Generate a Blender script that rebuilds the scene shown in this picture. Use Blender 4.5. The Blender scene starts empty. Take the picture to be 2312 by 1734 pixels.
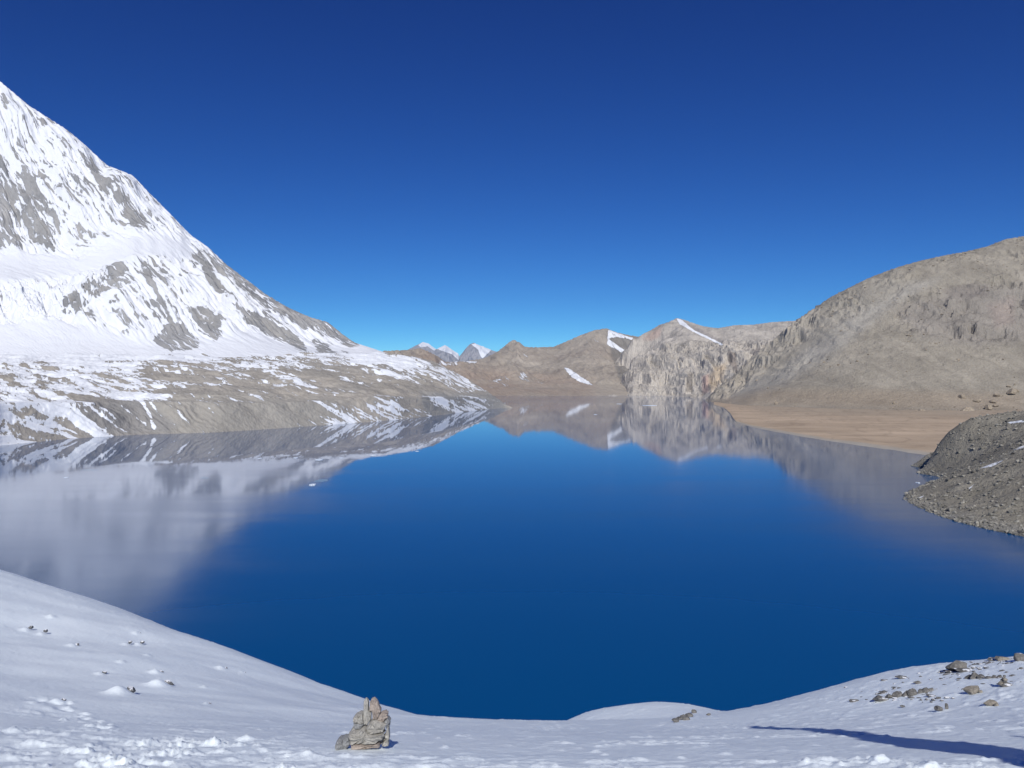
import bpy, bmesh, math, random
import numpy as np
from mathutils import Vector

# ------------------------------------------------------------------ camera, sky, sun, exposure
SC = bpy.context.scene
COL = SC.collection
H, F, CX, HY = 100.0, 1780.0, 1156.0, 855.0      # eye height above the lake (m), focal length and horizon of the photograph (px)

def W(px, py, d):
    return ((px - CX) / F * d, d, H - (py - HY) / F * d)

cam = bpy.data.cameras.new("camera"); cam_o = bpy.data.objects.new("camera", cam); COL.objects.link(cam_o)
cam_o.location = (0, 0, H); cam_o.rotation_euler = (math.radians(90), 0, 0)
cam.sensor_width = 36; cam.lens = 36 * F / 2312; cam.shift_y = -12 / 2312
cam.clip_start = 0.1; cam.clip_end = 90000
SC.camera = cam_o

SUN_EL, SUN_AZ = math.radians(39), math.radians(-2)      # the light travels along +Y, away from the camera
SKY_STRENGTH = 0.105
world = bpy.data.worlds.new("World"); SC.world = world; world.use_nodes = True
wn, wl = world.node_tree.nodes, world.node_tree.links
bg = wn["Background"]
sky = wn.new("ShaderNodeTexSky"); sky.sky_type = 'NISHITA'; sky.sun_disc = False
sky.sun_elevation = SUN_EL; sky.sun_rotation = math.radians(180) + SUN_AZ
sky.altitude = 5000; sky.air_density = 1.0; sky.dust_density = 0.0; sky.ozone_density = 3.0
sep = wn.new("ShaderNodeSeparateColor"); cmb = wn.new("ShaderNodeCombineColor"); wl.new(sky.outputs[0], sep.inputs[0])
for i, (g_, k_) in enumerate(((1.95, 0.078), (1.66, 0.207), (1.2, 0.60))):       # thin dry air: a deep, contrasty blue
    p_ = wn.new("ShaderNodeMath"); p_.operation = 'POWER'; p_.inputs[1].default_value = g_
    m_ = wn.new("ShaderNodeMath"); m_.operation = 'MULTIPLY'; m_.inputs[1].default_value = k_
    wl.new(sep.outputs[i], p_.inputs[0]); wl.new(p_.outputs[0], m_.inputs[0]); wl.new(m_.outputs[0], cmb.inputs[i])
wl.new(cmb.outputs[0], bg.inputs[0])
bg.inputs[1].default_value = SKY_STRENGTH

sl = bpy.data.lights.new("sun", 'SUN'); sl.energy = 4.2; sl.angle = math.radians(0.53); sl.color = (1.0, 0.975, 0.935)
so = bpy.data.objects.new("sun", sl); COL.objects.link(so)
LDIR = Vector((math.sin(SUN_AZ) * math.cos(SUN_EL), math.cos(SUN_AZ) * math.cos(SUN_EL), -math.sin(SUN_EL)))
so.rotation_euler = LDIR.to_track_quat('-Z', 'Y').to_euler(); so.location = (-50, -300, 400)

SC.view_settings.view_transform = 'Standard'; SC.view_settings.look = 'None'
SC.view_settings.gamma = 1.0; SC.view_settings.exposure = 0.0; SC.view_settings.use_curve_mapping = False
SC.render.engine = 'CYCLES'
SC.cycles.max_bounces = 6; SC.cycles.diffuse_bounces = 2; SC.cycles.glossy_bounces = 3
SC.cycles.volume_bounces = 0; SC.cycles.volume_step_rate = 5; SC.cycles.caustics_reflective = False

# ------------------------------------------------------------------ noise and fields
_ANG = np.arange(256) * (2 * np.pi / 256)
_GX, _GY = np.cos(_ANG).astype(np.float32), np.sin(_ANG).astype(np.float32)

def _hash(ix, iy, seed):
    n = (ix.astype(np.uint32) * np.uint32(374761393) + iy.astype(np.uint32) * np.uint32(668265263)
         + np.uint32((seed * 2246822519) & 0xffffffff))
    n = (n ^ (n >> np.uint32(13))) * np.uint32(1274126177)
    n = (n ^ (n >> np.uint32(15))) * np.uint32(2246822519)
    return ((n ^ (n >> np.uint32(16))) & np.uint32(255)).astype(np.int32)

def perlin(x, y, seed=0):
    x = np.asarray(x, np.float64); y = np.asarray(y, np.float64)
    fx, fy = np.floor(x), np.floor(y)
    ix, iy = fx.astype(np.int64), fy.astype(np.int64)
    x = (x - fx).astype(np.float32); y = (y - fy).astype(np.float32)
    u = x * x * x * (x * (x * 6 - 15) + 10); v = y * y * y * (y * (y * 6 - 15) + 10)
    def g(dx, dy):
        h = _hash(ix + dx, iy + dy, seed)
        return _GX[h] * (x - dx) + _GY[h] * (y - dy)
    a = g(0, 0); a = a + u * (g(1, 0) - a)
    b = g(0, 1); b = b + u * (g(1, 1) - b)
    return (a + v * (b - a)) * 1.5

def fbm(x, y, o=5, seed=0, gain=0.5, lac=2.07):
    t = 0; a = 1.0; s = 0
    for i in range(o):
        t = t + a * perlin(x, y, seed + i * 17); s += a
        x = x * lac + 13.7; y = y * lac - 7.3; a *= gain
    return t / s

def ridged(x, y, o=5, seed=0, gain=0.5, lac=2.07):      # 0..1, sharp crests
    t = 0; a = 1.0; s = 0
    for i in range(o):
        t = t + a * (1 - np.abs(perlin(x, y, seed + i * 17)) * 1.6); s += a
        x = x * lac + 5.1; y = y * lac + 9.2; a *= gain
    return t / s

def lines(u, v, seed, w):                               # thin winding lines, 1 on the line
    p = perlin(u, v, seed) + .4 * perlin(u * 2.3, v * 2.3, seed + 5) + .2 * perlin(u * 5.1, v * 4.1, seed + 9)
    return np.exp(-(p / w) ** 2)

def sstep(a, b, x):
    t = np.clip((x - a) / (b - a), 0, 1); return t * t * (3 - 2 * t)

class TPS:                                              # smooth surface through control points
    def __init__(s, pts, smooth=0.0):
        p = np.array(pts, float); s.o = p[:, :2].mean(0); s.k = np.abs(p[:, :2] - s.o).max()
        q = (p[:, :2] - s.o) / s.k; n = len(q)
        d = ((q[:, None] - q[None]) ** 2).sum(2)
        K = np.where(d > 0, 0.5 * d * np.log(d + 1e-20), 0) + smooth * np.eye(n)
        P = np.c_[np.ones(n), q]
        A = np.zeros((n + 3, n + 3)); A[:n, :n] = K; A[:n, n:] = P; A[n:, :n] = P.T
        c = np.linalg.solve(A, np.r_[p[:, 2], 0, 0, 0]); s.q, s.w, s.a = q, c[:n], c[n:]
    def __call__(s, X, Y):
        x = (X - s.o[0]) / s.k; y = (Y - s.o[1]) / s.k
        r = s.a[0] + s.a[1] * x + s.a[2] * y
        for (qx, qy), w in zip(s.q, s.w):
            d = (x - qx) ** 2 + (y - qy) ** 2 + 1e-20
            r = r + w * 0.5 * d * np.log(d)
        return r

def tps_px(pts, extra=(), smooth=0.0):                  # control points given as photo pixel + distance
    return TPS([W(*p) for p in pts] + list(extra), smooth)

def proj(X, Y, Z):
    Yc = np.maximum(Y, 0.5)
    return CX + F * X / Yc, HY - F * (Z - H) / Yc

def inpoly(px, py, poly, soft):                         # 1 inside, 0 outside, soft edge in px
    poly = np.array(poly, float); n = len(poly)
    x0, y0 = poly.min(0) - soft * 2; x1, y1 = poly.max(0) + soft * 2
    out = np.zeros(px.shape, np.float32)
    sel = (px > x0) & (px < x1) & (py > y0) & (py < y1)
    if not sel.any(): return out
    x, y = px[sel], py[sel]
    ins = np.zeros(x.shape, bool); dm = np.full(x.shape, 1e9)
    for i in range(n):
        ax, ay = poly[i]; bx, by = poly[(i + 1) % n]
        c = (ay > y) != (by > y)
        if by != ay: ins ^= c & (x < (bx - ax) * (y - ay) / (by - ay) + ax)
        t = np.clip(((x - ax) * (bx - ax) + (y - ay) * (by - ay)) / ((bx - ax) ** 2 + (by - ay) ** 2 + 1e-9), 0, 1)
        dm = np.minimum(dm, (x - ax - t * (bx - ax)) ** 2 + (y - ay - t * (by - ay)) ** 2)
    d = np.sqrt(dm) * np.where(ins, 1, -1)
    out[sel] = sstep(-soft, soft, d)
    return out

def fit_sil(P, Y, Z, sil, smooth=3, zfoot=0.0):         # nudge the crest heights so that the skyline keeps its surveyed outline
    py = HY - F * (Z - H) / Y; i = py.argmin(0); c = np.arange(Z.shape[1])
    tgt = np.interp(P[0], *zip(*[(p[0], p[1]) for p in sil])); inside = (P[0] >= sil[0][0]) & (P[0] <= sil[-1][0])
    d = np.where(inside, (py[i, c] - tgt) * Y[i, c] / F, 0)
    k = np.exp(-(np.arange(-12, 13) / smooth) ** 2 / 2); d = np.convolve(np.pad(d, 12, mode='edge'), k / k.sum(), 'valid')
    w = np.clip((Z - zfoot) / np.maximum(Z[i, c] - zfoot, 20)[None], 0, 1.2) ** 1.5
    return Z + d[None] * w

def lerp3(a, b, t): return np.asarray(a)[None, None] * (1 - t[..., None]) + np.asarray(b)[None, None] * t[..., None]

# ------------------------------------------------------------------ meshes and materials
def obj(name, me, mat=None, parent=None, label=None, cat=None, group=None, kind=None, loc=None):
    o = bpy.data.objects.new(name, me); COL.objects.link(o)
    if mat and me is not None and not me.materials: me.materials.append(mat)
    if parent: o.parent = parent
    if loc is not None: o.location = loc
    if label: o["label"] = label
    if cat: o["category"] = cat
    if group: o["group"] = group
    if kind: o["kind"] = kind
    return o

def mesh_np(name, co, faces, smooth=True):
    faces = np.asarray(faces, np.int32); k = faces.shape[1]
    me = bpy.data.meshes.new(name)
    me.vertices.add(len(co)); me.vertices.foreach_set("co", np.ascontiguousarray(co, np.float32).ravel())
    me.loops.add(faces.size); me.loops.foreach_set("vertex_index", faces.ravel())
    me.polygons.add(len(faces)); me.polygons.foreach_set("loop_start", np.arange(0, faces.size, k, dtype=np.int32))
    me.polygons.foreach_set("use_smooth", np.full(len(faces), smooth))
    me.update(calc_edges=True)
    return me

def grid_mesh(name, X, Y, Z, zmin=None, snow=None, col=None, uvw=None, close=False):
    m, n = X.shape
    idx = np.arange(m * n).reshape(m, n)
    if close: idx = np.c_[idx, idx[:, :1]]
    f = np.stack([idx[:-1, :-1], idx[:-1, 1:], idx[1:, 1:], idx[1:, :-1]], -1).reshape(-1, 4)
    if zmin is not None:
        zf = Z.ravel()[f].max(1); f = f[zf > zmin]
    used = np.zeros(m * n, bool); used[f.ravel()] = True
    re = np.cumsum(used) - 1; f = re[f]
    co = np.stack([X, Y, Z], -1).reshape(-1, 3)[used]
    me = mesh_np(name, co, f)
    if snow is not None:
        a = me.attributes.new("snow", 'FLOAT', 'POINT'); a.data.foreach_set("value", snow.ravel()[used].astype(np.float32))
    if col is not None:
        lum = col.mean(-1, keepdims=True); col = (col * .82 + lum * .18) * 1.62
        c = np.concatenate([col, np.ones(col.shape[:2] + (1,))], -1).reshape(-1, 4)[used].astype(np.float32)
        a = me.attributes.new("col", 'FLOAT_COLOR', 'POINT'); a.data.foreach_set("color", c.ravel())
    if uvw is not None:
        u = uvw.reshape(-1, 3)[used].astype(np.float32)
        a = me.attributes.new("uvw", 'FLOAT_VECTOR', 'POINT'); a.data.foreach_set("vector", u.ravel())
    return me

class NT:                                               # small helper for shader graphs
    def __init__(s, name):
        s.m = bpy.data.materials.new(name); s.m.use_nodes = True
        s.n, s.l = s.m.node_tree.nodes, s.m.node_tree.links
        s.b = s.n["Principled BSDF"]
    def add(s, t, **kw):
        n = s.n.new(t)
        for k, v in kw.items(): setattr(n, k, v)
        return n
    def put(s, sock, v):
        if hasattr(v, "is_output"): s.l.new(v, sock)
        elif v is not None: sock.default_value = v
    def math(s, op, a, b=None, c=None, clamp=False):
        n = s.add("ShaderNodeMath", operation=op, use_clamp=clamp)
        for i, v in enumerate((a, b, c)):
            if v is not None: s.put(n.inputs[i], v)
        return n.outputs[0]
    def vmath(s, op, a, b):
        n = s.add("ShaderNodeVectorMath", operation=op); s.put(n.inputs[0], a); s.put(n.inputs[1], b); return n.outputs[0]
    def noise(s, vec, scale, detail=5, rough=0.55):
        n = s.add("ShaderNodeTexNoise"); s.put(n.inputs["Vector"], vec)
        n.inputs["Scale"].default_value = scale; n.inputs["Detail"].default_value = detail; n.inputs["Roughness"].default_value = rough
        return n.outputs["Fac"]
    def ramp(s, v, a, b, lo=0.0, hi=1.0, smooth=True):
        n = s.add("ShaderNodeMapRange", interpolation_type='SMOOTHSTEP' if smooth else 'LINEAR')
        s.put(n.inputs[0], v); n.inputs[1].default_value = a; n.inputs[2].default_value = b
        s.put(n.inputs[3], lo); s.put(n.inputs[4], hi); return n.outputs[0]
    def mix(s, f, a, b, blend='MIX'):
        n = s.add("ShaderNodeMix", data_type='RGBA', blend_type=blend)
        s.put(n.inputs[0], f); s.put(n.inputs[6], a); s.put(n.inputs[7], b); return n.outputs[2]
    def bump(s, h, dist, strength=1.0, normal=None):
        n = s.add("ShaderNodeBump"); s.put(n.inputs["Height"], h)
        n.inputs["Distance"].default_value = dist; n.inputs["Strength"].default_value = strength
        if normal is not None: s.l.new(normal, n.inputs["Normal"])
        return n.outputs[0]
    def attr(s, name, out="Fac"):
        return s.add("ShaderNodeAttribute", attribute_name=name).outputs[out]

SNOW = (0.78, 0.80, 0.83, 1)

def terrain_mat(name, scale, amp=0.5, vary=0.5, bump=6.0, edge=0.05, snowcol=SNOW, fine=4.0):
    t = NT(name); v = t.attr("uvw", "Vector")
    n1 = t.noise(v, scale, 6, 0.6); n2 = t.noise(v, scale * fine, 4, 0.6); n3 = t.noise(v, scale * 0.23, 3)
    s = t.math('ADD', t.attr("snow"), t.math('MULTIPLY', t.math('SUBTRACT', n1, 0.5), amp * 1.6))
    s = t.math('ADD', s, t.math('MULTIPLY', t.math('SUBTRACT', n2, 0.5), amp * 0.9))
    sf = t.ramp(s, 0.5 - edge, 0.5 + edge)
    k = t.math('ADD', t.math('MULTIPLY', n2, vary), t.math('MULTIPLY', n3, vary))
    k = t.math('ADD', k, 1.0 - vary)
    kc = t.add("ShaderNodeCombineColor"); [t.l.new(k, kc.inputs[i]) for i in range(3)]
    rock = t.mix(1.0, t.attr("col", "Color"), kc.outputs[0], 'MULTIPLY')
    t.put(t.b.inputs["Base Color"], t.mix(sf, rock, snowcol))
    t.b.inputs["Roughness"].default_value = 0.92
    t.b.inputs["Specular IOR Level"].default_value = 0.15
    hgt = t.math('ADD', t.math('MULTIPLY', n1, 1.0), t.math('MULTIPLY', n2, 0.5))
    hgt = t.math('MULTIPLY', hgt, t.ramp(sf, 0, 1, 1.0, 0.35))
    t.l.new(t.bump(hgt, bump), t.b.inputs["Normal"])
    return t.m

# ------------------------------------------------------------------ ground sheet and lake
def disc(name, r0, r1, z, nr, nt):
    th = np.linspace(0, 2 * np.pi, nt, endpoint=False); r = np.geomspace(r0, r1, nr)
    R, T = np.meshgrid(r, th, indexing='ij')
    return grid_mesh(name, R * np.sin(T), R * np.cos(T), np.full(R.shape, z), close=True)

t = NT("valley_ground"); g = t.add("ShaderNodeNewGeometry")
t.put(t.b.inputs["Base Color"], t.mix(t.noise(g.outputs["Position"], 0.002, 6), (0.10, 0.085, 0.065, 1), (0.2, 0.17, 0.13, 1)))
t.b.inputs["Roughness"].default_value = 0.95
obj("ground", disc("ground", 1, 60000, -66, 60, 90), t.m, kind="structure", label="bare brown valley ground under the mountains and the lake")

t = NT("lake_water"); g = t.add("ShaderNodeNewGeometry"); pos = g.outputs["Position"]
sx = t.add("ShaderNodeSeparateXYZ"); t.l.new(pos, sx.inputs[0])
vv = t.vmath('MULTIPLY', pos, (0.0035, 0.0012, 0.0))
wob = t.math('MULTIPLY', t.math('SUBTRACT', t.noise(vv, 1.0, 4), 0.5), 420.0)
dist = t.math('ADD', sx.outputs[1], wob)
calm = t.ramp(dist, 560, 1080, 0.0, 1.0)                # a breeze ruffles the open water, the far bays lie still
lane = t.ramp(t.noise(t.vmath('MULTIPLY', pos, (0.0025, 0.011, 0.0)), 1.0, 4), .35, .65, 0.085, 0.155)
still = t.ramp(sx.outputs[0], -350, 250, 0.010, 0.042)
t.put(t.b.inputs["Roughness"], t.ramp(calm, 0, 1, lane, still, smooth=False))
t.put(t.b.inputs["Base Color"], (0.001, 0.064, 0.198, 1))
t.b.inputs["IOR"].default_value = 1.333
rip = t.noise(t.vmath('MULTIPLY', pos, (0.05, 0.035, 0.0)), 1.0, 3)
t.l.new(t.bump(rip, 0.02), t.b.inputs["Normal"])
lx, ly = np.meshgrid(np.linspace(-3500, 3500, 29), np.linspace(-200, 5600, 25))
obj("lake_water", grid_mesh("lake_water", lx, ly, np.zeros(lx.shape)), t.m, kind="structure", label="deep blue mountain lake mirroring snow and sky")

# ------------------------------------------------------------------ far snow peaks
MAT_FAR = terrain_mat("far_peak_rock", 1 / 500, amp=0.25, vary=0.35, bump=60)
def far_peak(name, sil, Yr, label, rockpoly, snowpoly):
    px = np.linspace(sil[0][0], sil[-1][0], 170); Yv = np.linspace(Yr - 3200, Yr + 1200, 120)
    P, Y = np.meshgrid(px, Yv); X = (P - CX) / F * Y
    zs = H - (np.interp(P, *zip(*sil)) - HY) / F * Yr
    k = (P - sil[0][0]) / (sil[-1][0] - sil[0][0])
    rid = ridged(X / 900, Y / 1800, 5, 31)
    Z = zs - 0.42 * np.abs(Yr - Y) * (0.55 + 0.9 * (1 - rid)) - 90 * (1 - rid) + 60
    px_, py_ = proj(X, Y, Z)
    sn = 0.30 + 0.0 * X + 0.25 * fbm(X / 500, Y / 900, 4, 3)
    for p in snowpoly: sn += 0.75 * inpoly(px_, py_, p, 2.5)
    for p in rockpoly: sn -= 0.5 * inpoly(px_, py_, p, 3)
    col = lerp3((0.16, 0.165, 0.18), (0.24, 0.23, 0.23), np.clip(0.5 + fbm(X / 700, Y / 700, 4, 9), 0, 1))
    obj(name, grid_mesh(name, X, Y, Z, zmin=-50, snow=sn, col=col, uvw=np.stack([X, Y * 0.6, Z], -1)), MAT_FAR, kind="structure", label=label)
far_peak("far_snow_peak", [(870, 845), (905, 800), (935, 785), (955, 775), (968, 776), (980, 783), (986, 787), (1004, 778), (1020, 789), (1035, 800), (1045, 830), (1060, 850)], 24000,
         "distant twin snow summit with grey rock flank behind the brown ridge",
         [[(950, 790), (985, 795), (1030, 810), (1030, 830), (960, 830)]],
         [[(945, 779), (955, 773), (970, 775), (984, 788), (980, 791), (966, 781), (950, 783)], [(986, 787), (1004, 777), (1022, 790), (1038, 802), (1035, 812), (1022, 799), (1003, 793)]])
far_peak("far_snow_peak", [(1020, 860), (1037, 806), (1050, 790), (1063, 778), (1070, 776), (1085, 783), (1105, 787), (1115, 793), (1125, 797), (1150, 830), (1165, 860)], 24000,
         "distant pyramid snow summit with grey rock face beside the pointed brown hill",
         [[(1045, 800), (1064, 780), (1078, 790), (1084, 815), (1040, 820)]],
         [[(1064, 777), (1072, 776), (1106, 786), (1108, 791), (1098, 800), (1090, 808), (1086, 804), (1080, 790)]])

# ------------------------------------------------------------------ brown hills at the head of the lake
pts = []
for px, Y in ((820, 5000), (900, 4800), (1000, 4700), (1100, 4650), (1200, 4620), (1300, 4620), (1380, 4650), (1460, 4700)): pts.append((px, HY + 178000 / Y + 0.4, Y))
ridge = [(820, 800, 5800), (870, 792, 6000), (920, 790, 6100), (950, 786, 6200), (985, 802, 6300), (1005, 817, 6600), (1045, 816, 7200), (1090, 810, 7600), (1118, 797, 8200),
         (1135, 785, 8400), (1150, 772, 8500), (1160, 767, 8500), (1172, 772, 8500), (1185, 783, 8400), (1205, 784, 8300), (1250, 783, 8200), (1285, 768, 7900), (1310, 757, 7800), (1340, 746, 7600), (1368, 741, 7500),
         (1392, 750, 7600), (1412, 755, 7700), (1440, 760, 7700), (1500, 750, 8000)]
spurs = [(1372, 765, 7200), (1376, 790, 6900), (1382, 820, 6500), (1400, 800, 7000), (1412, 830, 6600)]
mid = spurs + [(880, 830, 5300), (1000, 845, 5200), (1100, 850, 5300), (1120, 830, 6200), (1200, 845, 5500), (1200, 815, 6800), (1280, 845, 5500), (1290, 805, 6600), (1335, 800, 6500), (1395, 850, 5500), (1440, 840, 6100)]
back = [(W(p[0], p[1], p[2])[0] * 1.2, p[2] * 1.2 + 200, W(*p)[2] - 420) for p in ridge[::2]]
T = tps_px(pts + ridge + mid, back)
px = np.linspace(830, 1500, 430); Yv = np.concatenate([np.linspace(4560, 6500, 190), np.linspace(6510, 9200, 150)])
P, Y = np.meshgrid(px, Yv); X = (P - CX) / F * Y
up = sstep(4650, 5600, Y)
wx = X + 180 * fbm(X / 600, Y / 600, 3, 5)
rg = ridged(wx / 420, Y / 1100, 6, 41)
rg2 = ridged((X + .35 * Y) / 130, Y / 700, 5, 43)
Z = T(X, Y) + up * (70 * (rg - 0.62) + 36 * (rg2 - .6) + 24 * fbm(X / 160, Y / 160, 4, 4)) + 4 * fbm(X / 60, Y / 60, 3, 8)
Z = fit_sil(P, Y, Z, ridge, 1.6)
px_, py_ = proj(X, Y, Z)
sn = 0.06 + 0.30 * fbm(X / 260, Y / 500, 4, 7) + .22 * fbm((X + .3 * Y) / 45, Y / 400, 4, 8)
for p, a in (([(1371, 743), (1380, 746), (1430, 762), (1428, 768), (1398, 764), (1372, 764)], .58), ([(1370, 762), (1385, 772), (1440, 808), (1440, 818), (1400, 795), (1370, 778)], .62), ([(1400, 800), (1436, 824), (1432, 826), (1402, 805)], .5),
             ([(1270, 826), (1285, 832), (1330, 862), (1338, 870), (1310, 862), (1285, 848)], .7), ([(1165, 845), (1180, 838), (1200, 860), (1185, 865)], .35), ([(1110, 830), (1150, 850), (1150, 880), (1110, 860)], .3),
             ([(985, 805), (1030, 815), (1060, 822), (1060, 830), (1000, 822)], .35), ([(880, 800), (1000, 815), (1060, 870), (900, 840)], .25), ([(1030, 810), (1080, 816), (1075, 822), (1030, 816)], .5)):
    sn += a * inpoly(px_, py_, p, 3)
sn += .34 * lines((X + .35 * Y) / 70, Y / 900, 140, .08) * sstep(.05, .3, fbm(X / 300, Y / 400, 3, 141))
c = np.clip(0.5 + 0.9 * fbm(X / 500, Y / 500, 5, 12), 0, 1)
col = lerp3((0.20, 0.165, 0.13), (0.27, 0.235, 0.185), c)
red = np.clip(inpoly(px_, py_, [(960, 780), (1090, 830), (1340, 860), (1340, 893), (1000, 895), (930, 830)], 18) * (0.7 + fbm(X / 300, Y / 300, 4, 2)), 0, 1)
col = col * (1 - red[..., None]) + red[..., None] * np.array((0.225, 0.172, 0.13))
shaded_face = inpoly(px_, py_, [(1372, 745), (1440, 765), (1450, 860), (1400, 860), (1380, 800)], 4)  # right face of the peak, its shade painted in as darker rock
col = col * (1 - 0.35 * shaded_face[..., None] * np.array((1, .9, .75)))
MAT_HILL = terrain_mat("far_hill_scree", 1 / 60, amp=0.55, vary=0.5, bump=14)
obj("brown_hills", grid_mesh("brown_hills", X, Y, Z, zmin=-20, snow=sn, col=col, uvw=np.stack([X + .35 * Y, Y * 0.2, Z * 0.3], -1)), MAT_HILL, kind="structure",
    label="bare brown hills with thin snow streaks at the head of the lake")

# ------------------------------------------------------------------ pale rock cliffs
foot = [(1375, 893.5, 4620), (1420, 893, 4660), (1470, 893.5, 4600), (1520, 895, 4450), (1560, 897, 4250), (1590, 900, 3960), (1640, 906, 3500), (1700, 912, 3200)]
top = [(1428, 852, 4950), (1440, 800, 5150), (1470, 790, 5100), (1500, 785, 5050), (1540, 790, 4900), (1570, 795, 4750), (1600, 800, 4600), (1640, 790, 4500), (1680, 790, 4500), (1720, 800, 4300)]
ridge = [(1432, 770, 6300), (1440, 762, 6500), (1450, 755, 6600), (1470, 745, 6700), (1490, 733, 6800), (1510, 727, 6800), (1528, 718, 6800), (1545, 722, 6800), (1570, 731, 6700), (1590, 737, 6600), (1620, 741, 6500), (1660, 734, 6500), (1700, 733, 6400), (1745, 727, 6400), (1800, 724, 6400), (1900, 730, 6400)]
mid = [(1480, 768, 5700), (1530, 757, 5900), (1570, 765, 5600), (1610, 772, 5500), (1660, 765, 5500), (1740, 765, 5500), (1850, 780, 5200)]
left = [(-0 + (1405 - CX) / F * y, y, -25.0) for y in (5000, 5500)] + [((1422 - CX) / F * 6200, 6200, 150.0), ((1425 - CX) / F * 7000, 7000, 180.0)]
back = [(W(*p)[0] * 1.15, p[2] * 1.15 + 200, W(*p)[2] - 350) for p in ridge[::2]]
T = tps_px(foot + top + ridge + mid, left + back + [((p - CX) / F * (y - 250), y - 250, -40.0) for p, _, y in foot])
px = np.linspace(1368, 1800, 400); Yv = np.concatenate([np.linspace(3150, 4350, 90), np.linspace(4355, 5250, 290), np.linspace(5260, 7400, 130)])
P, Y = np.meshgrid(px, Yv); X = (P - CX) / F * Y
z0 = T(X, Y)
face = np.clip(sstep(-10, 40, z0) * (1 - sstep(260, 420, z0)), 0, 1)
colm = ridged((X + 40 * fbm(X / 120, Y / 120, 3, 3)) / 105, Y / 700, 5, 77)
colm2 = ridged((X + 0.4 * Y) / 38, Y / 260, 4, 78)
hi = sstep(180, 420, z0)
Z = z0 + face * (82 * (colm - 0.62) + 30 * (colm2 - .6)) + hi * (55 * (ridged(X / 300, Y / 500, 6, 21) - .6)) + 14 * fbm(X / 60, Y / 60, 5, 4)
Z = fit_sil(P, Y, Z, ridge, 2)
Z = np.where(face > 0.05, Z + face * 10 * np.sin(Z / 16 + 3 * fbm(X / 200, Y / 200, 3, 5)), Z)
px_, py_ = proj(X, Y, Z)
sn = -0.05 + 0.2 * fbm(X / 200, Y / 300, 4, 7)
for p, a in (([(1526, 718), (1540, 722), (1568, 745), (1600, 760), (1636, 778), (1628, 780), (1590, 762), (1556, 745), (1534, 732)], .85), ([(1600, 737), (1700, 734), (1800, 728), (1780, 742), (1690, 748), (1610, 750)], .38)):
    sn += a * inpoly(px_, py_, p, 2)
c = np.clip(0.5 + 0.8 * fbm(X / 160, Z / 300, 5, 12), 0, 1)
col = lerp3((0.25, 0.222, 0.185), (0.35, 0.315, 0.265), c)
def tint(poly, rgb, a, soft):
    global col
    m = (a * inpoly(px_, py_, poly, soft))[..., None]; col = col * (1 - m) + m * np.array(rgb)
tint([(1610, 830), (1640, 820), (1630, 860), (1605, 890), (1598, 860)], (0.42, 0.30, 0.16), .5, 6)
tint([(1585, 850), (1600, 845), (1600, 885), (1586, 890)], (0.30, 0.19, 0.16), .7, 4)
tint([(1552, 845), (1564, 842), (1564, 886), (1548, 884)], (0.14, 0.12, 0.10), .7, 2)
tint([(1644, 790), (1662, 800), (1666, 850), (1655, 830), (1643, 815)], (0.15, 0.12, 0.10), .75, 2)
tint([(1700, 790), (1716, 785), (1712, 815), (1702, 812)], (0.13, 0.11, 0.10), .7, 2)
tint([(1450, 765), (1480, 742), (1495, 738), (1490, 760), (1470, 770)], (0.27, 0.18, 0.14), .6, 4)
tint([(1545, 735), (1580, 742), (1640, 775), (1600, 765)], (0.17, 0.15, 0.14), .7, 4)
MAT_CLIFF = terrain_mat("cliff_rock", 1 / 40, amp=0.35, vary=0.8, bump=12)
obj("rocky_cliffs", grid_mesh("rocky_cliffs", X, Y, Z, zmin=-20, snow=sn, col=col, uvw=np.stack([X, Y * 0.8, Z * 0.35], -1)), MAT_CLIFF, kind="structure",
    label="pale fissured cliffs rising straight out of the far end of the lake")

# ------------------------------------------------------------------ brown hillside
foot = [(1596, 903, 3560), (1650, 912, 3020), (1720, 917, 2790), (1800, 920, 2640), (2000, 925, 2445), (2312, 927, 2375), (2700, 930, 2290), (3100, 932, 2240)]
sil = [(1640, 862, 3520), (1690, 812, 3560), (1712, 793, 3560), (1740, 773, 3560), (1770, 745, 3580), (1800, 722, 3600), (1835, 697, 3600), (1880, 668, 3620), (1960, 628, 3650), (2030, 602, 3650), (2080, 588, 3650), (2130, 577, 3650), (2180, 568, 3660), (2230, 556, 3660), (2270, 540, 3680), (2312, 533, 3680), (2450, 500, 3700), (2700, 470, 3700), (3000, 450, 3700)]
mid = [(1700, 880, 3120), (1760, 830, 3230), (1820, 870, 2850), (1850, 780, 3200), (1900, 850, 2820), (1950, 720, 3250), (2000, 800, 2920), (2100, 690, 3200), (2100, 790, 2880), (2200, 870, 2600), (2250, 640, 3250), (2312, 780, 2860), (2312, 850, 2640), (2600, 640, 3150), (2600, 800, 2750), (2900, 700, 2900)]
ext = [((1560 - CX) / F * 3700, 3700, -60.0), ((1610 - CX) / F * 3900, 3900, 0.0), ((1660 - CX) / F * 4000, 4000, 60.0)] + [(W(*p)[0] * 1.12, p[2] * 1.12 + 150, W(*p)[2] - 150) for p in sil[3::2]]
T = tps_px(foot + sil + mid, ext + [((p - CX) / F * (y - 150), y - 150, -8.0) for p, _, y in foot])
px = np.concatenate([np.linspace(1570, 2360, 560), np.linspace(2366, 3050, 60)]); Yv = np.concatenate([np.linspace(2180, 3700, 430), np.linspace(3710, 4200, 40)])
P, Y = np.meshgrid(px, Yv); X = (P - CX) / F * Y
z0 = T(X, Y)
px_, py_ = proj(X, Y, z0)
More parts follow.
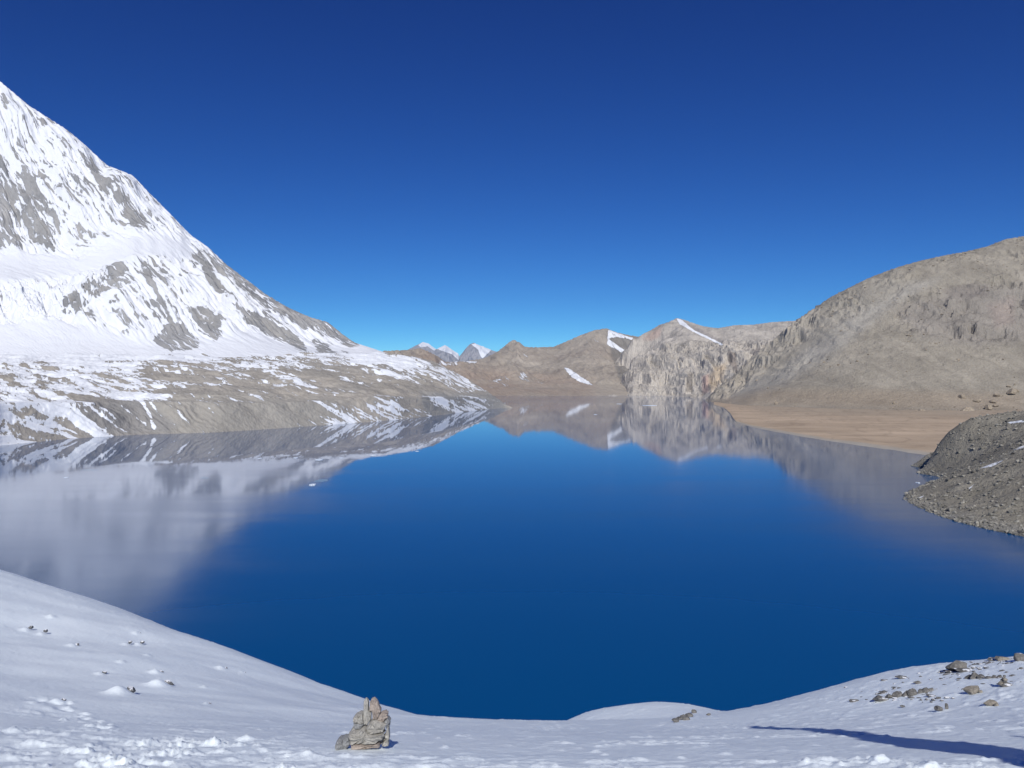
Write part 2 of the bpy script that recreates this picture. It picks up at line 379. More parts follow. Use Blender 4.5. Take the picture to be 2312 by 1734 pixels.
crag = np.clip(.15 * sstep(80, 260, z0)
    + .75 * inpoly(px_, py_, [(1690, 800), (1850, 690), (2000, 620), (2130, 590), (2060, 640), (1980, 690), (1900, 730), (1760, 770), (1750, 800), (1820, 800), (1800, 830), (1700, 850)], 22)
    + .95 * inpoly(px_, py_, [(2000, 700), (2100, 660), (2312, 600), (2600, 580), (2600, 720), (2312, 760), (2260, 790), (2150, 770), (2050, 760)], 20)
    + .5 * inpoly(px_, py_, [(2030, 590), (2130, 575), (2312, 600), (2312, 530), (2200, 560)], 15), 0, 1)
EDGE = [(1600, 903), (1640, 855), (1690, 800), (1740, 765), (1800, 712), (1850, 690), (1845, 730), (1798, 772), (1740, 818), (1685, 866), (1640, 897)]
edg = inpoly(px_, py_, EDGE, 8)
crag *= np.clip(0.55 + 1.5 * fbm(X / 140, Y / 140, 4, 51), 0, 1.3)
crag = np.maximum(crag, edg * 1.1)
gul = ridged((X + 0.25 * Y + 60 * fbm(X / 300, Y / 300, 3, 6)) / 150, Y / 900, 5, 61)
Z = z0 + sstep(5, 120, z0) * (24 * (gul - .6)) + crag * (46 * (ridged(X / 85, Y / 100, 5, 62) - .62) + 24 * (ridged(X / 30, Y / 34, 4, 63) - .6) * .6)
Z += crag * 11 * np.sin(Z / 15 + 5 * fbm(X / 160, Y / 160, 3, 66)) + 2.2 * fbm(X / 25, Y / 25, 4, 64) * sstep(6, 40, z0) + 8 * sstep(20, 200, z0) * fbm(X / 90, Y / 90, 4, 65)
Z = fit_sil(P, Y, Z, sil, 3)
px_, py_ = proj(X, Y, Z)
sn = -0.3 + 0.15 * fbm(X / 100, Y / 100, 3, 7)
sn += 0.75 * inpoly(px_, py_, [(2140, 568), (2200, 560), (2235, 552), (2235, 558), (2170, 572)], 1.5)
c = np.clip(0.5 + 0.8 * fbm(X / 220, Y / 220, 5, 12), 0, 1)
fan = sstep(.5, .85, ridged((X + .3 * Y + 30 * fbm(X / 200, Y / 200, 3, 68)) / 90, Y / 1200, 4, 69))
col = lerp3((0.178, 0.155, 0.118), (0.245, 0.215, 0.165), np.clip(c * .7 + .4 * fan - .1, 0, 1))
tint([(1640, 880), (1760, 830), (1900, 720), (2060, 640), (2120, 630), (2000, 700), (1900, 790), (1780, 860), (1660, 905), (1600, 905)], (0.24, 0.222, 0.19), .7, 16)
tint(EDGE, (0.27, 0.235, 0.185), .8, 10)
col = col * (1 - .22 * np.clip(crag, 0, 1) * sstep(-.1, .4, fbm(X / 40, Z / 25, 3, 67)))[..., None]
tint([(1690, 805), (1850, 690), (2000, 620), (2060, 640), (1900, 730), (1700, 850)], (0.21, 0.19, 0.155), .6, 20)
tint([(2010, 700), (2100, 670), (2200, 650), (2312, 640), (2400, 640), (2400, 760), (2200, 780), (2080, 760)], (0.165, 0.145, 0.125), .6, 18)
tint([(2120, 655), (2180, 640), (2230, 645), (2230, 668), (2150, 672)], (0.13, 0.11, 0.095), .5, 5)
tint([(2230, 690), (2290, 670), (2290, 730), (2250, 740)], (0.25, 0.18, 0.145), .3, 12)
tint([(1600, 903), (1740, 880), (2000, 880), (2312, 890), (2312, 930), (1600, 915)], (0.215, 0.165, 0.11), .6, 14)
HILL = (X.ravel(), Y.ravel(), Z.ravel(), px_.ravel(), py_.ravel())
MAT_HSIDE = terrain_mat("hillside_scree", 1 / 22, amp=0.3, vary=0.65, bump=5)
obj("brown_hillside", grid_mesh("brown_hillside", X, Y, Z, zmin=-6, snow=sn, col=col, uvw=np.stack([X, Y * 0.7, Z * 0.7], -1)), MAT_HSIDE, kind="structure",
    label="broad brown scree hillside with craggy outcrops above the sandy flat")

# ------------------------------------------------------------------ sandy flat
shore = [(1560, 910), (1612, 915), (1635, 922), (1648, 934), (1655, 946), (1662, 954), (1700, 965), (1800, 984), (1900, 1000), (2000, 1014), (2110, 1030), (2300, 1058), (2800, 1090), (3100, 1100)]
px = np.concatenate([np.linspace(1612, 2340, 360), np.linspace(2346, 3000, 40)])
sY = 178000 / (np.interp(px, *zip(*shore)) - HY)
s = np.concatenate([[-60, -25], np.linspace(-12, 30, 24), np.geomspace(33, 2200, 90)])
S, PP = np.meshgrid(s, px, indexing='ij'); Y = S + sY[None] + 10 * fbm(PP / 40, S * 0, 4, 3); X = (PP - CX) / F * Y
Z = np.where(S < 0, S * 0.08, 0.25 + 0.0022 * S + 1.3 * sstep(0, 25, S))
Z += sstep(0, 40, S) * (0.55 * fbm(X / 160, Y / 45, 4, 5) + 0.22 * fbm(X / 40, Y / 14, 3, 6))
Z = np.minimum(Z, 6.0)
c = np.clip(0.5 + 0.9 * fbm(X / 420, Y / 60, 5, 12), 0, 1)
col = lerp3((0.25, 0.182, 0.115), (0.335, 0.25, 0.162), c)
patch = fbm(X / 130, Y / 130, 5, 33); col = col * (1 + .28 * patch)[..., None]
hf = sstep(.45, .95, S / np.maximum(np.interp(PP, [1612, 1720, 1800, 2000, 2312, 3000], [1700, 1150, 1200, 1320, 1500, 1500]), 1) + .3 * fbm(X / 200, Y / 200, 4, 34))[..., None]
col = col * (1 - .7 * hf) + .7 * hf * np.array((0.225, 0.18, 0.125))
ch = lines(X / 150, (Y - .6 * X) / 260, 35, .05)[..., None] * .16; col = col * (1 - ch)
m = (1 - sstep(8, 60, S + 25 * fbm(X / 80, Y / 80, 3, 4)))[..., None]
col = col * (1 - m) + m * np.array((0.24, 0.215, 0.175))
sn = 0.05 + .5 * (1 - sstep(2, 34, S)) * (0.25 + .9 * fbm(X / 60, Y / 25, 3, 17))
t = terrain_mat("sand_flat", 1 / 22, amp=0.3, vary=0.35, bump=0.5)
obj("sand_flat", grid_mesh("sand_flat", X, Y, Z, snow=sn, col=col, uvw=np.stack([X * 0.35, Y, Z], -1)), t, kind="structure", label="flat tan sandy delta between lake shore and brown hillside")

# ------------------------------------------------------------------ grey scree headland
shl = [(2046, 1124), (2052, 1112), (2075, 1100), (2105, 1088), (2112, 1075), (2098, 1062), (2094, 1050), (2100, 1040), (2130, 1026), (2200, 1015)]
shn = [(2070, 1143), (2110, 1160), (2150, 1174), (2230, 1195), (2312, 1212), (2420, 1235), (2600, 1270)]
z0p = [((p - CX) / F * 178000 / (q - HY), 178000 / (q - HY), 0.0) for p, q in shl + shn]
rid = [(2095, 1030, 905), (2120, 1003, 850), (2170, 977, 820), (2250, 957, 800), (2312, 945, 780), (2420, 925, 760), (2600, 900, 740)]
midp = [(2130, 1110, 640), (2200, 1060, 660), (2200, 1130, 595), (2312, 1030, 640), (2312, 1120, 560), (2450, 1050, 570), (2600, 1050, 540), (2600, 1180, 500)]
ext = [((p - CX) / F * d - dx, d - dy, -7.0) for p, d, dx, dy in ((2046, 662, 45, 0), (2110, 583, 25, 30), (2312, 499, 15, 45), (2600, 429, 10, 50), (2420, 470, 12, 45), (2098, 860, 45, 0), (2110, 800, 45, 0), (2100, 960, 45, 20))]
ext += [(600., 1010., 2.), (750., 1010., 6.), (800., 880., 40.), (560., 960., 1.)]
T_PRO = TPS(z0p + [W(*p) for p in rid + midp] + ext)
def z_pro(X, Y):
    z = T_PRO(X, Y)
    return z + sstep(1, 10, z) * (2.4 * fbm(X / 28, Y / 28, 4, 71) + 1.6 * (ridged((X + .7 * Y) / 20, (Y - .7 * X) / 70, 4, 72) - .6)) + 0.7 * fbm(X / 6, Y / 6, 4, 73)
px = np.concatenate([np.linspace(2020, 2345, 330), np.linspace(2350, 2750, 50)]); Yv = np.concatenate([np.linspace(430, 960, 420)])
P, Y = np.meshgrid(px, Yv); X = (P - CX) / F * Y
Z = z_pro(X, Y)
px_, py_ = proj(X, Y, Z)
sn = 0.0 + .22 * fbm((X + .9 * Y) / 9, (Y - .9 * X) / 60, 3, 7)
for p in ([(2200, 1060), (2262, 1038), (2276, 1034), (2240, 1055)], [(2185, 1103), (2206, 1087), (2204, 1092), (2188, 1106)], [(2060, 1127), (2092, 1116), (2082, 1124), (2070, 1130)], [(2285, 1014), (2330, 998), (2330, 1006), (2290, 1018)], [(2210, 1047), (2240, 1033), (2242, 1035), (2215, 1049)], [(2270, 953), (2330, 945), (2330, 952), (2280, 957)]):
    sn += .62 * inpoly(px_, py_, p, 2)
c = np.clip(0.5 + 0.9 * fbm(X / 45, Y / 45, 5, 12), 0, 1)
col = lerp3((0.135, 0.122, 0.095), (0.205, 0.185, 0.142), c)
m = (1 - sstep(1.0, 5.0, Z + 1.5 * fbm(X / 12, Y / 12, 3, 3)))[..., None]; col = col * (1 - m) + m * np.array((0.19, 0.18, 0.155))
wet = (1 - sstep(.1, .9, Z + .3 * fbm(X / 5, Y / 5, 3, 6)))[..., None]; col = col * (1 - .5 * wet)
HEAD = (X.ravel(), Y.ravel(), Z.ravel(), px_.ravel(), py_.ravel())
MAT_PRO = terrain_mat("headland_scree", 1 / 5, amp=0.3, vary=1.0, bump=2.0)
obj("scree_headland", grid_mesh("scree_headland", X, Y, Z, zmin=-3, snow=sn, col=col, uvw=np.stack([X, Y, Z], -1)), MAT_PRO, kind="structure",
    label="dark grey scree headland with snow streaks running down into the lake")

# ------------------------------------------------------------------ moraine shelf
shore = [(-900, 1050), (-400, 1030), (0, 1006), (150, 991), (300, 982), (500, 976), (620, 968), (760, 958), (850, 952), (950, 942), (1050, 930), (1100, 924), (1135, 921), (1160, 921), (1220, 921)]
px = np.concatenate([np.linspace(-900, -20, 60), np.linspace(-18, 1175, 620)])
sY = 178000 / (np.interp(px, *zip(*shore)) - HY); kk = np.hanning(61); sY = np.convolve(np.pad(sY, 30, mode='edge'), kk / kk.sum(), 'valid')
s = np.concatenate([[-60, -20], np.linspace(-8, 150, 130), np.linspace(154, 900, 150), np.linspace(908, 2300, 130)])
S, PP = np.meshgrid(s, px, indexing='ij'); S0 = S
Y = S + sY[None]; X = (PP - CX) / F * Y
Y = Y + 9 * fbm(X / 60, 0 * X, 4, 3)
top = np.interp(PP, [-900, 0, 200, 450, 620, 760, 850, 950, 1050, 1100, 1135, 1152, 1170], [60, 62, 58, 55, 50, 52, 58, 50, 44, 36, 18, 5, -12])
yb = np.interp(PP, [-900, 0, 300, 600, 850, 950, 1000, 1050, 1100, 1135, 1160], [790, 800, 802, 806, 800, 815, 829, 856, 884, 914, 930])
Yb = np.interp(PP, [-900, 0, 600, 850, 1000, 1050, 1100, 1160], [2400, 2500, 2700, 3000, 3150, 3150, 3000, 2800])
Zb = H - (yb - HY) / F * Yb
gsh = .5 + .5 * (1 - sstep(320, 420, PP) * (1 - sstep(700, 800, PP)))
kk = np.hanning(61); top = np.apply_along_axis(lambda a_: np.convolve(np.pad(a_, 30, mode='edge'), kk / kk.sum(), 'valid'), 1, top)
w = top / 0.70
gl = ridged((X + 1.15 * S + 22 * fbm(X / 60, S / 60, 3, 4)) / 62, S / 300 + .3, 5, 81)
gl2 = ridged((X + 1.2 * S) / 17, S / 120, 3, 82)
Sg = S - (8 + 16 * sstep(0, 60, S)) * (gl - 0.6) * 1.5 * gsh - 5 * (gl2 - .6) * gsh
a = np.clip(Sg / np.maximum(w, 8), 0, 1)
scarp = a ** 1.12 * (1 - 0.10 * a * a) / 0.90
u = np.clip((S - w) / np.maximum(Yb - sY[None] - w, 50), 0, 1.6)
Z = np.where(S < 0, S * 0.3, top * scarp + (Zb - top) * u)
shelf = sstep(0, 60, S - w)
hum = fbm((X + .3 * Y) / 210, Y / 130, 5, 91)
hum2 = ridged((X * .9 + .5 * Y) / 130, (Y - .35 * X) / 60, 4, 92)
edge = sstep(0, 40, 1168 - PP)
Z += shelf * edge * (17 * hum + 13 * (hum2 - .6) + 3 * fbm(X / 30, Y / 18, 4, 93))
Z += sstep(-5, 15, S) * edge * (1.6 * fbm(X / 12, S / 12, 4, 94))
Z -= 60 * sstep(1.0, 1.6, u)
px_, py_ = proj(X, Y, Z)
str1 = fbm((X * .75 + .66 * Y) / 40, (Y * .75 - .66 * X) / 220, 4, 7)
str2 = fbm((X + .2 * Y) / 120, Y / 150, 5, 8)
left_ = 1 - sstep(120, 520, px_)
sn = 0.31 + 0.25 * left_ + .36 * str2 + .44 * str1 - .15 * hum
sn += .34 * sstep(.45, 1.0, u) * (1 - sstep(880, 1010, px_))                       # snow thickens toward the mountain foot
sn -= .14 * sstep(350, 700, px_) * (1 - sstep(.15, .5, u)) * shelf
sn += .26 * inpoly(px_, py_, [(780, 800), (900, 805), (1000, 830), (1060, 870), (960, 860), (850, 835)], 16)
onsc = (1 - shelf)
snsc = 0.16 + .46 * (1 - sstep(40, 300, px_)) + .45 * (0.55 - gl) * 1.6 * gsh + .42 * fbm((X + 1.2 * S) / 15, S / 160, 4, 9)
snsc -= .16 * inpoly(px_, py_, [(380, 900), (700, 890), (700, 985), (380, 985)], 40)
snsc += .30 * inpoly(px_, py_, [(745, 905), (860, 905), (900, 955), (760, 965)], 14) + .30 * inpoly(px_, py_, [(960, 885), (1120, 885), (1140, 925), (990, 940)], 12)
snsc += .55 * inpoly(px_, py_, [(305, 896), (318, 896), (345, 940), (358, 972), (345, 972), (330, 935)], 4) + .45 * inpoly(px_, py_, [(400, 925), (420, 945), (432, 965), (415, 962)], 5)
ln = lines((X * .62 + .78 * Y) / 34, (Y * .62 - .78 * X) / 420, 130, .13); ln2 = lines((X * .5 + .86 * Y) / 90, (Y * .5 - .86 * X) / 600, 131, .10)
sn += (.42 * ln + .34 * ln2 - .12) * (.35 + .65 * sstep(-.2, .2, str2))
snsc += .45 * lines((X + 1.2 * S) / 26, S / 400, 132, .12) * sstep(-.15, .15, fbm(X / 110, S / 200, 3, 133)) - .04
sn = sn * shelf + snsc * onsc
c = np.clip(0.5 + 0.9 * fbm(X / 160, Y / 160, 5, 12), 0, 1)
col = lerp3((0.185, 0.17, 0.148), (0.25, 0.222, 0.182), c)
tint([(330, 895), (600, 890), (760, 910), (760, 985), (330, 990)], (0.215, 0.20, 0.17), .7, 20)
tint([(950, 885), (1140, 890), (1140, 930), (960, 940)], (0.165, 0.165, 0.16), .7, 8)  # shade of the gullies near the tip mixed into the colour
tint([(160, 910), (320, 900), (400, 960), (380, 980), (190, 985)], (0.15, 0.145, 0.14), .7, 12)  # shadowed hollows of the bank, painted as a darker tone
MAT_MOR = terrain_mat("moraine_debris", 1 / 24, amp=0.6, vary=0.55, bump=3.0, edge=0.04)
ua = (X * .68 + .73 * Y); va = (Y * .68 - .73 * X) * .13
obj("moraine_shore", grid_mesh("moraine_shore", X, Y, Z, zmin=-8, snow=sn, col=col, uvw=np.stack([ua, va, Z * .8], -1)), MAT_MOR, kind="structure",
    label="gullied brown moraine bank streaked with snow along the lake edge")

# ------------------------------------------------------------------ great snow mountain
sil = [(-900, -330, 4500), (-600, -190, 4350), (-300, -20, 4150), (-140, 85, 4050), (0, 183, 3950), (65, 238, 3920), (150, 292, 3880), (190, 325, 3860), (240, 372, 3830), (300, 396, 3800), (330, 428, 3780), (380, 478, 3740), (430, 530, 3700), (470, 558, 3690), (510, 596, 3680), (555, 630, 3660), (600, 664, 3640), (650, 694, 3600), (700, 716, 3570), (740, 727, 3540), (770, 752, 3480), (800, 773, 3420), (840, 786, 3350), (870, 796, 3300), (930, 815, 3250)]
mid = [(-600, 805, 2400), (-300, 805, 2480), (0, 806, 2480), (200, 808, 2540), (400, 808, 2620), (600, 812, 2720), (750, 815, 2850), (850, 815, 3000),
       (-300, 690, 2760), (0, 705, 2780), (0, 640, 2880), (0, 590, 3180), (0, 555, 3330), (0, 470, 3480), (0, 350, 3680), (-300, 560, 3250), (-300, 420, 3500), (-300, 200, 3850), (-700, 500, 3300), (-700, 200, 3850),
       (100, 745, 2700), (120, 690, 2840), (150, 625, 3060), (130, 565, 3300), (130, 480, 3470), (100, 330, 3780),
       (250, 760, 2740), (250, 690, 2880), (250, 610, 3050), (250, 570, 3260), (260, 500, 3480),
       (350, 770, 2760), (380, 690, 2960), (380, 600, 3200), (400, 555, 3420), (450, 760, 2830), (470, 680, 3080), (480, 600, 3480), (560, 760, 2930), (580, 700, 3250), (650, 770, 3060), (700, 760, 3280), (760, 790, 3180)]
ext = [(W(*p)[0] * 1.1 - 150, p[2] + 700, W(*p)[2] - 420) for p in sil[::2]] + [((p - CX) / F * y, y, 60.0) for p, y in ((-600, 2050), (-200, 2050), (200, 2100), (600, 2250), (900, 2500), (1000, 3000))]
T = tps_px(sil + mid, ext, smooth=1e-5)
px = np.concatenate([np.linspace(-800, -30, 66), np.linspace(-26, 960, 620)]); Yv = np.concatenate([np.linspace(2250, 4150, 640), np.linspace(4160, 4700, 24)])
P, Y = np.meshgrid(px, Yv); X = (P - CX) / F * Y
z0 = T(X, Y)
px_, py_ = proj(X, Y, z0)
# fall-line frame of the face: gullies run down and toward +X
ca, sa = math.cos(math.radians(54)), math.sin(math.radians(54))
U = X * ca + Y * sa; V = -X * sa + Y * ca
U = U + 35 * fbm(X / 300, Y / 300, 3, 101)
upper = sstep(560, 760, z0); crest = np.clip(1 - np.abs(py_ - np.interp(px_, *zip(*[(p[0], p[1]) for p in sil]))) / 60, 0, 1)
low = sstep(190, 330, z0)
flat = np.clip(inpoly(px_, py_, [(-400, 585), (0, 568), (90, 560), (180, 575), (250, 545), (330, 520), (420, 535), (440, 565), (330, 575), (230, 600), (150, 625), (0, 640), (-400, 640)], 14)
               + inpoly(px_, py_, [(-500, 720), (0, 722), (140, 715), (220, 740), (360, 790), (360, 830), (-500, 830)], 18)
               + .8 * inpoly(px_, py_, [(470, 770), (560, 740), (620, 770), (690, 800), (600, 815), (500, 800)], 10), 0, 1)
flu = ridged(U / 75, V / 800, 6, 102, gain=.55)
flu2 = ridged(U / 240, V / 900, 5, 103)
Z = z0 + low * (1 - .92 * flat) * (62 * (flu - .62) + 100 * (flu2 - .62) * (1 - .5 * upper)) * (1 - .6 * crest) + low * (1 - flat) * 14 * fbm(U / 40, V / 90, 4, 104)
ice = inpoly(px_, py_, [(-400, 650), (0, 640), (150, 625), (230, 600), (270, 625), (200, 680), (140, 715), (0, 725), (-400, 725)], 10)
Z += ice * (40 * (ridged(X / 70, Y / 46, 4, 105) - .6) + 14 * (ridged(X / 20, Y / 16, 3, 106) - .6))
Z += 2.5 * fbm(X / 70, Y / 50, 4, 107)
Z = fit_sil(P, Y, Z, sil, 2.2, 180)
px_, py_ = proj(X, Y, Z)
jx = px_ + 7 * fbm(X / 60, Y / 60, 4, 110); jy = py_ + 7 * fbm(X / 60 + 9, Y / 60, 4, 111)
R = [([(0, 347), (43, 381), (87, 425), (139, 468), (179, 512), (223, 532), (208, 552), (185, 567), (139, 546), (113, 581), (72, 555), (29, 552), (0, 564), (-300, 520), (-300, 300)], .52, 8),
     ([(52, 312), (93, 364), (122, 428), (136, 462), (101, 425), (58, 358)], .42, 8), ([(168, 335), (203, 353), (246, 410), (289, 451), (327, 497), (304, 509), (260, 462), (217, 410), (197, 370)], .46, 7),
     ([(20, 260), (130, 300), (330, 500), (380, 530), (300, 540), (220, 500), (100, 380)], .10, 15), ([(-300, 120), (20, 225), (130, 300), (300, 425), (430, 560), (330, 520), (220, 530), (0, 560), (-300, 560)], .10, 18),
     ([(234, 594), (270, 585), (290, 607), (260, 640), (208, 679), (176, 705), (140, 702), (137, 676), (176, 646), (208, 617)], .6, 5),
     ([(319, 611), (339, 614), (357, 652), (335, 645)], .7, 4), ([(452, 594), (472, 598), (507, 658), (482, 662)], .8, 4), ([(290, 600), (330, 590), (420, 640), (440, 670), (400, 660), (350, 625)], .36, 6),
     ([(400, 560), (430, 548), (472, 572), (521, 598), (618, 663), (640, 695), (640, 721), (586, 682), (521, 637), (456, 591)], .5, 6),
     ([(374, 734), (400, 726), (449, 768), (450, 788), (407, 792), (384, 795), (345, 770)], .68, 5), ([(420, 695), (456, 690), (501, 728), (508, 760), (488, 779), (452, 747)], .66, 5),
     ([(508, 676), (553, 695), (640, 744), (640, 772), (602, 754), (553, 721)], .62, 5), ([(514, 738), (553, 777), (540, 785)], .7, 4), ([(247, 682), (267, 656), (272, 684)], .55, 4),
     ([(303, 708), (381, 702), (374, 721), (325, 721)], .4, 5), ([(260, 754), (286, 744), (311, 767), (280, 766)], .5, 4), ([(200, 715), (260, 745), (250, 750)], .4, 4),
     ([(620, 660), (664, 699), (734, 714), (763, 737), (791, 763), (815, 779), (791, 787), (745, 758), (702, 743), (660, 728)], .72, 5), ([(560, 700), (603, 722), (684, 769), (695, 799), (670, 787), (618, 758), (560, 727)], .78, 4),
     ([(702, 763), (734, 777), (770, 808), (745, 813), (722, 802)], .8, 4), ([(768, 789), (820, 806), (815, 822), (780, 813)], .6, 4), ([(600, 640), (680, 705), (640, 700)], .5, 5)]
sn = 0.90 - .40 * low * (1 - flat) * (flu - .5) * 1.6 + (.36 * fbm(U / 30, V / 260, 4, 112) + .68 * fbm(U / 8, V / 80, 3, 113)) * (1 - flat) * low
rk = 0
for p, a, s_ in R: rk = rk + a * .84 * inpoly(jx, jy, p, s_)
rk = np.clip(rk, 0, .8); Us = X * ca + Y * sa + 14 * fbm(X / 140, Y / 140, 3, 119)
sn += -rk + np.clip(rk * 1.6, 0, 1) * (.52 * lines(Us / 24, V / 420, 120, .10) + .34 * lines(Us / 10, V / 150, 126, .13) - .12)
sn -= (1 - flat) * (1 - ice) * low * .62 * lines(Us / 42, V / 520, 121, .13) * sstep(-.12, .22, fbm(U / 130, V / 190, 3, 122)) + (1 - flat) * low * .3 * lines(Us / 16, V / 200, 123, .12) * sstep(0, .3, fbm(U / 90, V / 120, 3, 124))
sn += .5 * flat + .25 * ice + .10 * upper
c = np.clip(0.5 + 0.9 * fbm(X / 120, Y / 120, 4, 12), 0, 1)
col = lerp3((0.15, 0.15, 0.152), (0.245, 0.235, 0.22), c)
MAT_MTN = terrain_mat("mountain_snow_and_rock", 1 / 26, amp=0.62, vary=0.6, bump=9, edge=0.09, snowcol=(0.74, 0.755, 0.785, 1))
obj("snow_mountain", grid_mesh("snow_mountain", X, Y, Z, zmin=40, snow=sn, col=col, uvw=np.stack([U, V * .2, Z * .2], -1)), MAT_MTN, kind="structure",
    label="towering snow mountain with fluted rock face and hanging icefall")

# ------------------------------------------------------------------ thin blue air
hv = bpy.data.materials.new("mountain_air"); hv.use_nodes = True; nn = hv.node_tree.nodes; nn.clear()
pv = nn.new("ShaderNodeVolumePrincipled"); ot = nn.new("ShaderNodeOutputMaterial"); hv.node_tree.links.new(pv.outputs[0], ot.inputs["Volume"])
pv.inputs["Color"].default_value = (0.30, 0.58, 1.0, 1); pv.inputs["Density"].default_value = 1.0e-5; pv.inputs["Anisotropy"].default_value = 0.0
bx_ = np.array([(x, y, z) for x in (-12000, 12000) for y in (-2500, 30000) for z in (-70, 3300)], float)
obj("haze", mesh_np("haze", bx_, [(0, 1, 3, 2), (4, 6, 7, 5), (0, 4, 5, 1), (2, 3, 7, 6), (0, 2, 6, 4), (1, 5, 7, 3)], smooth=False), hv, kind="stuff", label="thin bluish mountain air between the viewpoint and the far peaks")

# ------------------------------------------------------------------ snowy ridge under the viewpoint
FG = [(820, 1692, 9.4), (1156, 1734, 8.2), (600, 1734, 8.2), (0, 1734, 8.2), (1700, 1734, 8.0), (2312, 1734, 7.8), (2800, 1734, 7.6), (-500, 1734, 8.2),
      (1156, 1690, 10.2), (1156, 1655, 14), (900, 1655, 13), (600, 1660, 12), (300, 1650, 12), (0, 1650, 11.5), (-400, 1640, 12),
      (1672, 1641, 17.5), (1850, 1652, 14), (2000, 1663, 12), (2312, 1713, 8.5), (2000, 1615, 17.5), (2312, 1610, 15), (2312, 1560, 18), (2000, 1570, 21), (2150, 1540, 21), (2600, 1560, 15),
      (600, 1610, 18), (300, 1560, 19), (0, 1500, 20), (300, 1480, 25), (0, 1400, 27), (-400, 1420, 20), (600, 1560, 24), (800, 1620, 19), (950, 1640, 18),
      (-400, 1180, 40), (0, 1291, 38), (250, 1366, 36), (500, 1460, 34), (700, 1537, 32), (850, 1587, 30), (1000, 1620, 27), (1130, 1625, 26), (1250, 1630, 26),
      (1400, 1637, 29), (1550, 1634, 30), (1330, 1608, 41), (1400, 1596, 42), (1480, 1588, 43), (1560, 1592, 42), (1610, 1601, 41),
      (1700, 1604, 31), (1850, 1561, 28), (2000, 1517, 26), (2150, 1495, 25), (2312, 1480, 24), (2600, 1450, 23), (3000, 1420, 22)]
def beyond(px, py, d, k, t): return ((px - CX) / F * d * k, d * k, H - ((py - HY) / F + t) * d * k)
C1 = [p for p in FG if p in FG[FG.index((-400, 1180, 40)):FG.index((1130, 1625, 26))]]
C2 = FG[FG.index((1330, 1608, 41)):FG.index((1610, 1601, 41)) + 1]
C3 = FG[FG.index((1700, 1604, 31)):]
EX = [beyond(*p, 1.4, .06) for p in C1 + C3[1:]] + [beyond(*p, 1.25, .05) for p in C2]
EX += [beyond(*p, 2.2, .16) for p in C1 + C3[1:]] + [beyond(*p, 1.7, .14) for p in C2]
EX += [(0, 0, H - 1.65), (0, 3, H - 2.35), (-4, 1, H - 1.9), (4, 1, H - 1.85), (0, -6, H - .7), (-14, -4, H - .9), (14, -4, H - .5), (0, -20, H + 1.2), (-25, -20, H + 1.5), (25, -20, H + 2.0), (-20, 6, H - 2.2), (18, 4, H - 1.7), (6, 3, H - 2.3)]
T_FG = TPS([W(*p) for p in FG] + EX, 2e-6)
def z_fg(X, Y):
    R = np.hypot(X, Y)
    z = T_FG(X, Y)
    far = H - .18 * 26 - .66 * (R - 26)
    k = sstep(60, 110, R)
    return z * (1 - k) + np.minimum(far, H - 12) * k
LUMPS = []     # (x, y, radius, height) snow drifts behind buried stones
def snow_detail(X, Y, z):
    px_, py_ = proj(X, Y, z)
    R = np.hypot(X, Y); near = 1 - sstep(45, 70, R)
    cr = np.clip(inpoly(px_, py_, [(-900, 1652), (250, 1650), (500, 1662), (700, 1685), (900, 1700), (1100, 1722), (1200, 1800), (-900, 2600)], 22)
        + .55 * inpoly(px_, py_, [(1650, 1715), (1900, 1705), (2150, 1720), (2400, 1735), (2400, 2400), (1500, 2400), (1550, 1730)], 16)
        + .8 * inpoly(px_, py_, [(70, 1575), (120, 1580), (200, 1610), (250, 1645), (190, 1648), (110, 1620), (40, 1605)], 12), 0, 1) * (1 - sstep(14, 24, R) * 0)
    lef = inpoly(px_, py_, [(-900, 1100), (0, 1290), (1000, 1620), (600, 1640), (0, 1640), (-900, 1640)], 30)
    rgt = inpoly(px_, py_, [(1650, 1640), (2000, 1520), (2500, 1470), (2500, 1640), (2000, 1660)], 25)
    d = .16 * fbm((X + .5 * Y) / 7.0, (Y - .5 * X) / 6.5, 3, 201) * (0.5 + lef)
    sas = ridged((X + .15 * Y) / 1.5, Y / .75, 4, 202) - .62
    pat = sstep(-.05, .35, fbm(X / 2.6, Y / 2.0, 3, 203))
    d += .045 * np.maximum(sas, 0) * pat * (0.6 + 1.3 * rgt) * (1 - .7 * lef)
    d += .030 * np.maximum(fbm(X / .55, Y / .5, 3, 208) - .12, 0) * (1 + 1.2 * rgt) * (1 - .5 * lef)
    crust = np.maximum(ridged((X + .2 * Y) / .9, Y / .55, 4, 212) - .66, 0) * sstep(0, .3, fbm(X / 1.7, Y / 1.5, 3, 213))
    d += .13 * crust * (1 - .6 * lef)
    d += .010 * fbm(X / .5, Y / .42, 4, 204) + .007 * fbm(X / .14, Y / .12, 3, 209) * (1 - .5 * lef)
    blk = np.maximum(fbm(X / .46, Y / .38, 5, 205, gain=.6) - .02, 0)
    d += cr * (.17 * blk * (0.5 + pat) + .05 * fbm(X / .9, Y / .6, 3, 206))
    for lx, ly, lr, lh in LUMPS:
        q = ((X - lx) / lr) ** 2 + ((Y - ly) / (lr * 1.1)) ** 2
        d += lh * np.exp(-q * 1.2)
    return d * near
def hit(px, py, d0=3.0, d1=60.0):          # where the sight line of a photo pixel first meets the snow
    D = np.geomspace(d0, d1, 900); x, y, z = (px - CX) / F * D, D, H - (py - HY) / F * D
    below = z < z_fg(x, y)
    i = int(np.argmax(below)) if below.any() else len(D) - 1
    return float(x[i]), float(y[i]), float(z_fg(np.array([x[i]]), np.array([y[i]]))[0])
rng = random.Random(5)
STEPS = [(110 + i * 11 + (i % 2) * 9, 1582 + i * 5.2 + (i % 2) * 3) for i in range(13)]      # an old line of footprints on the slope
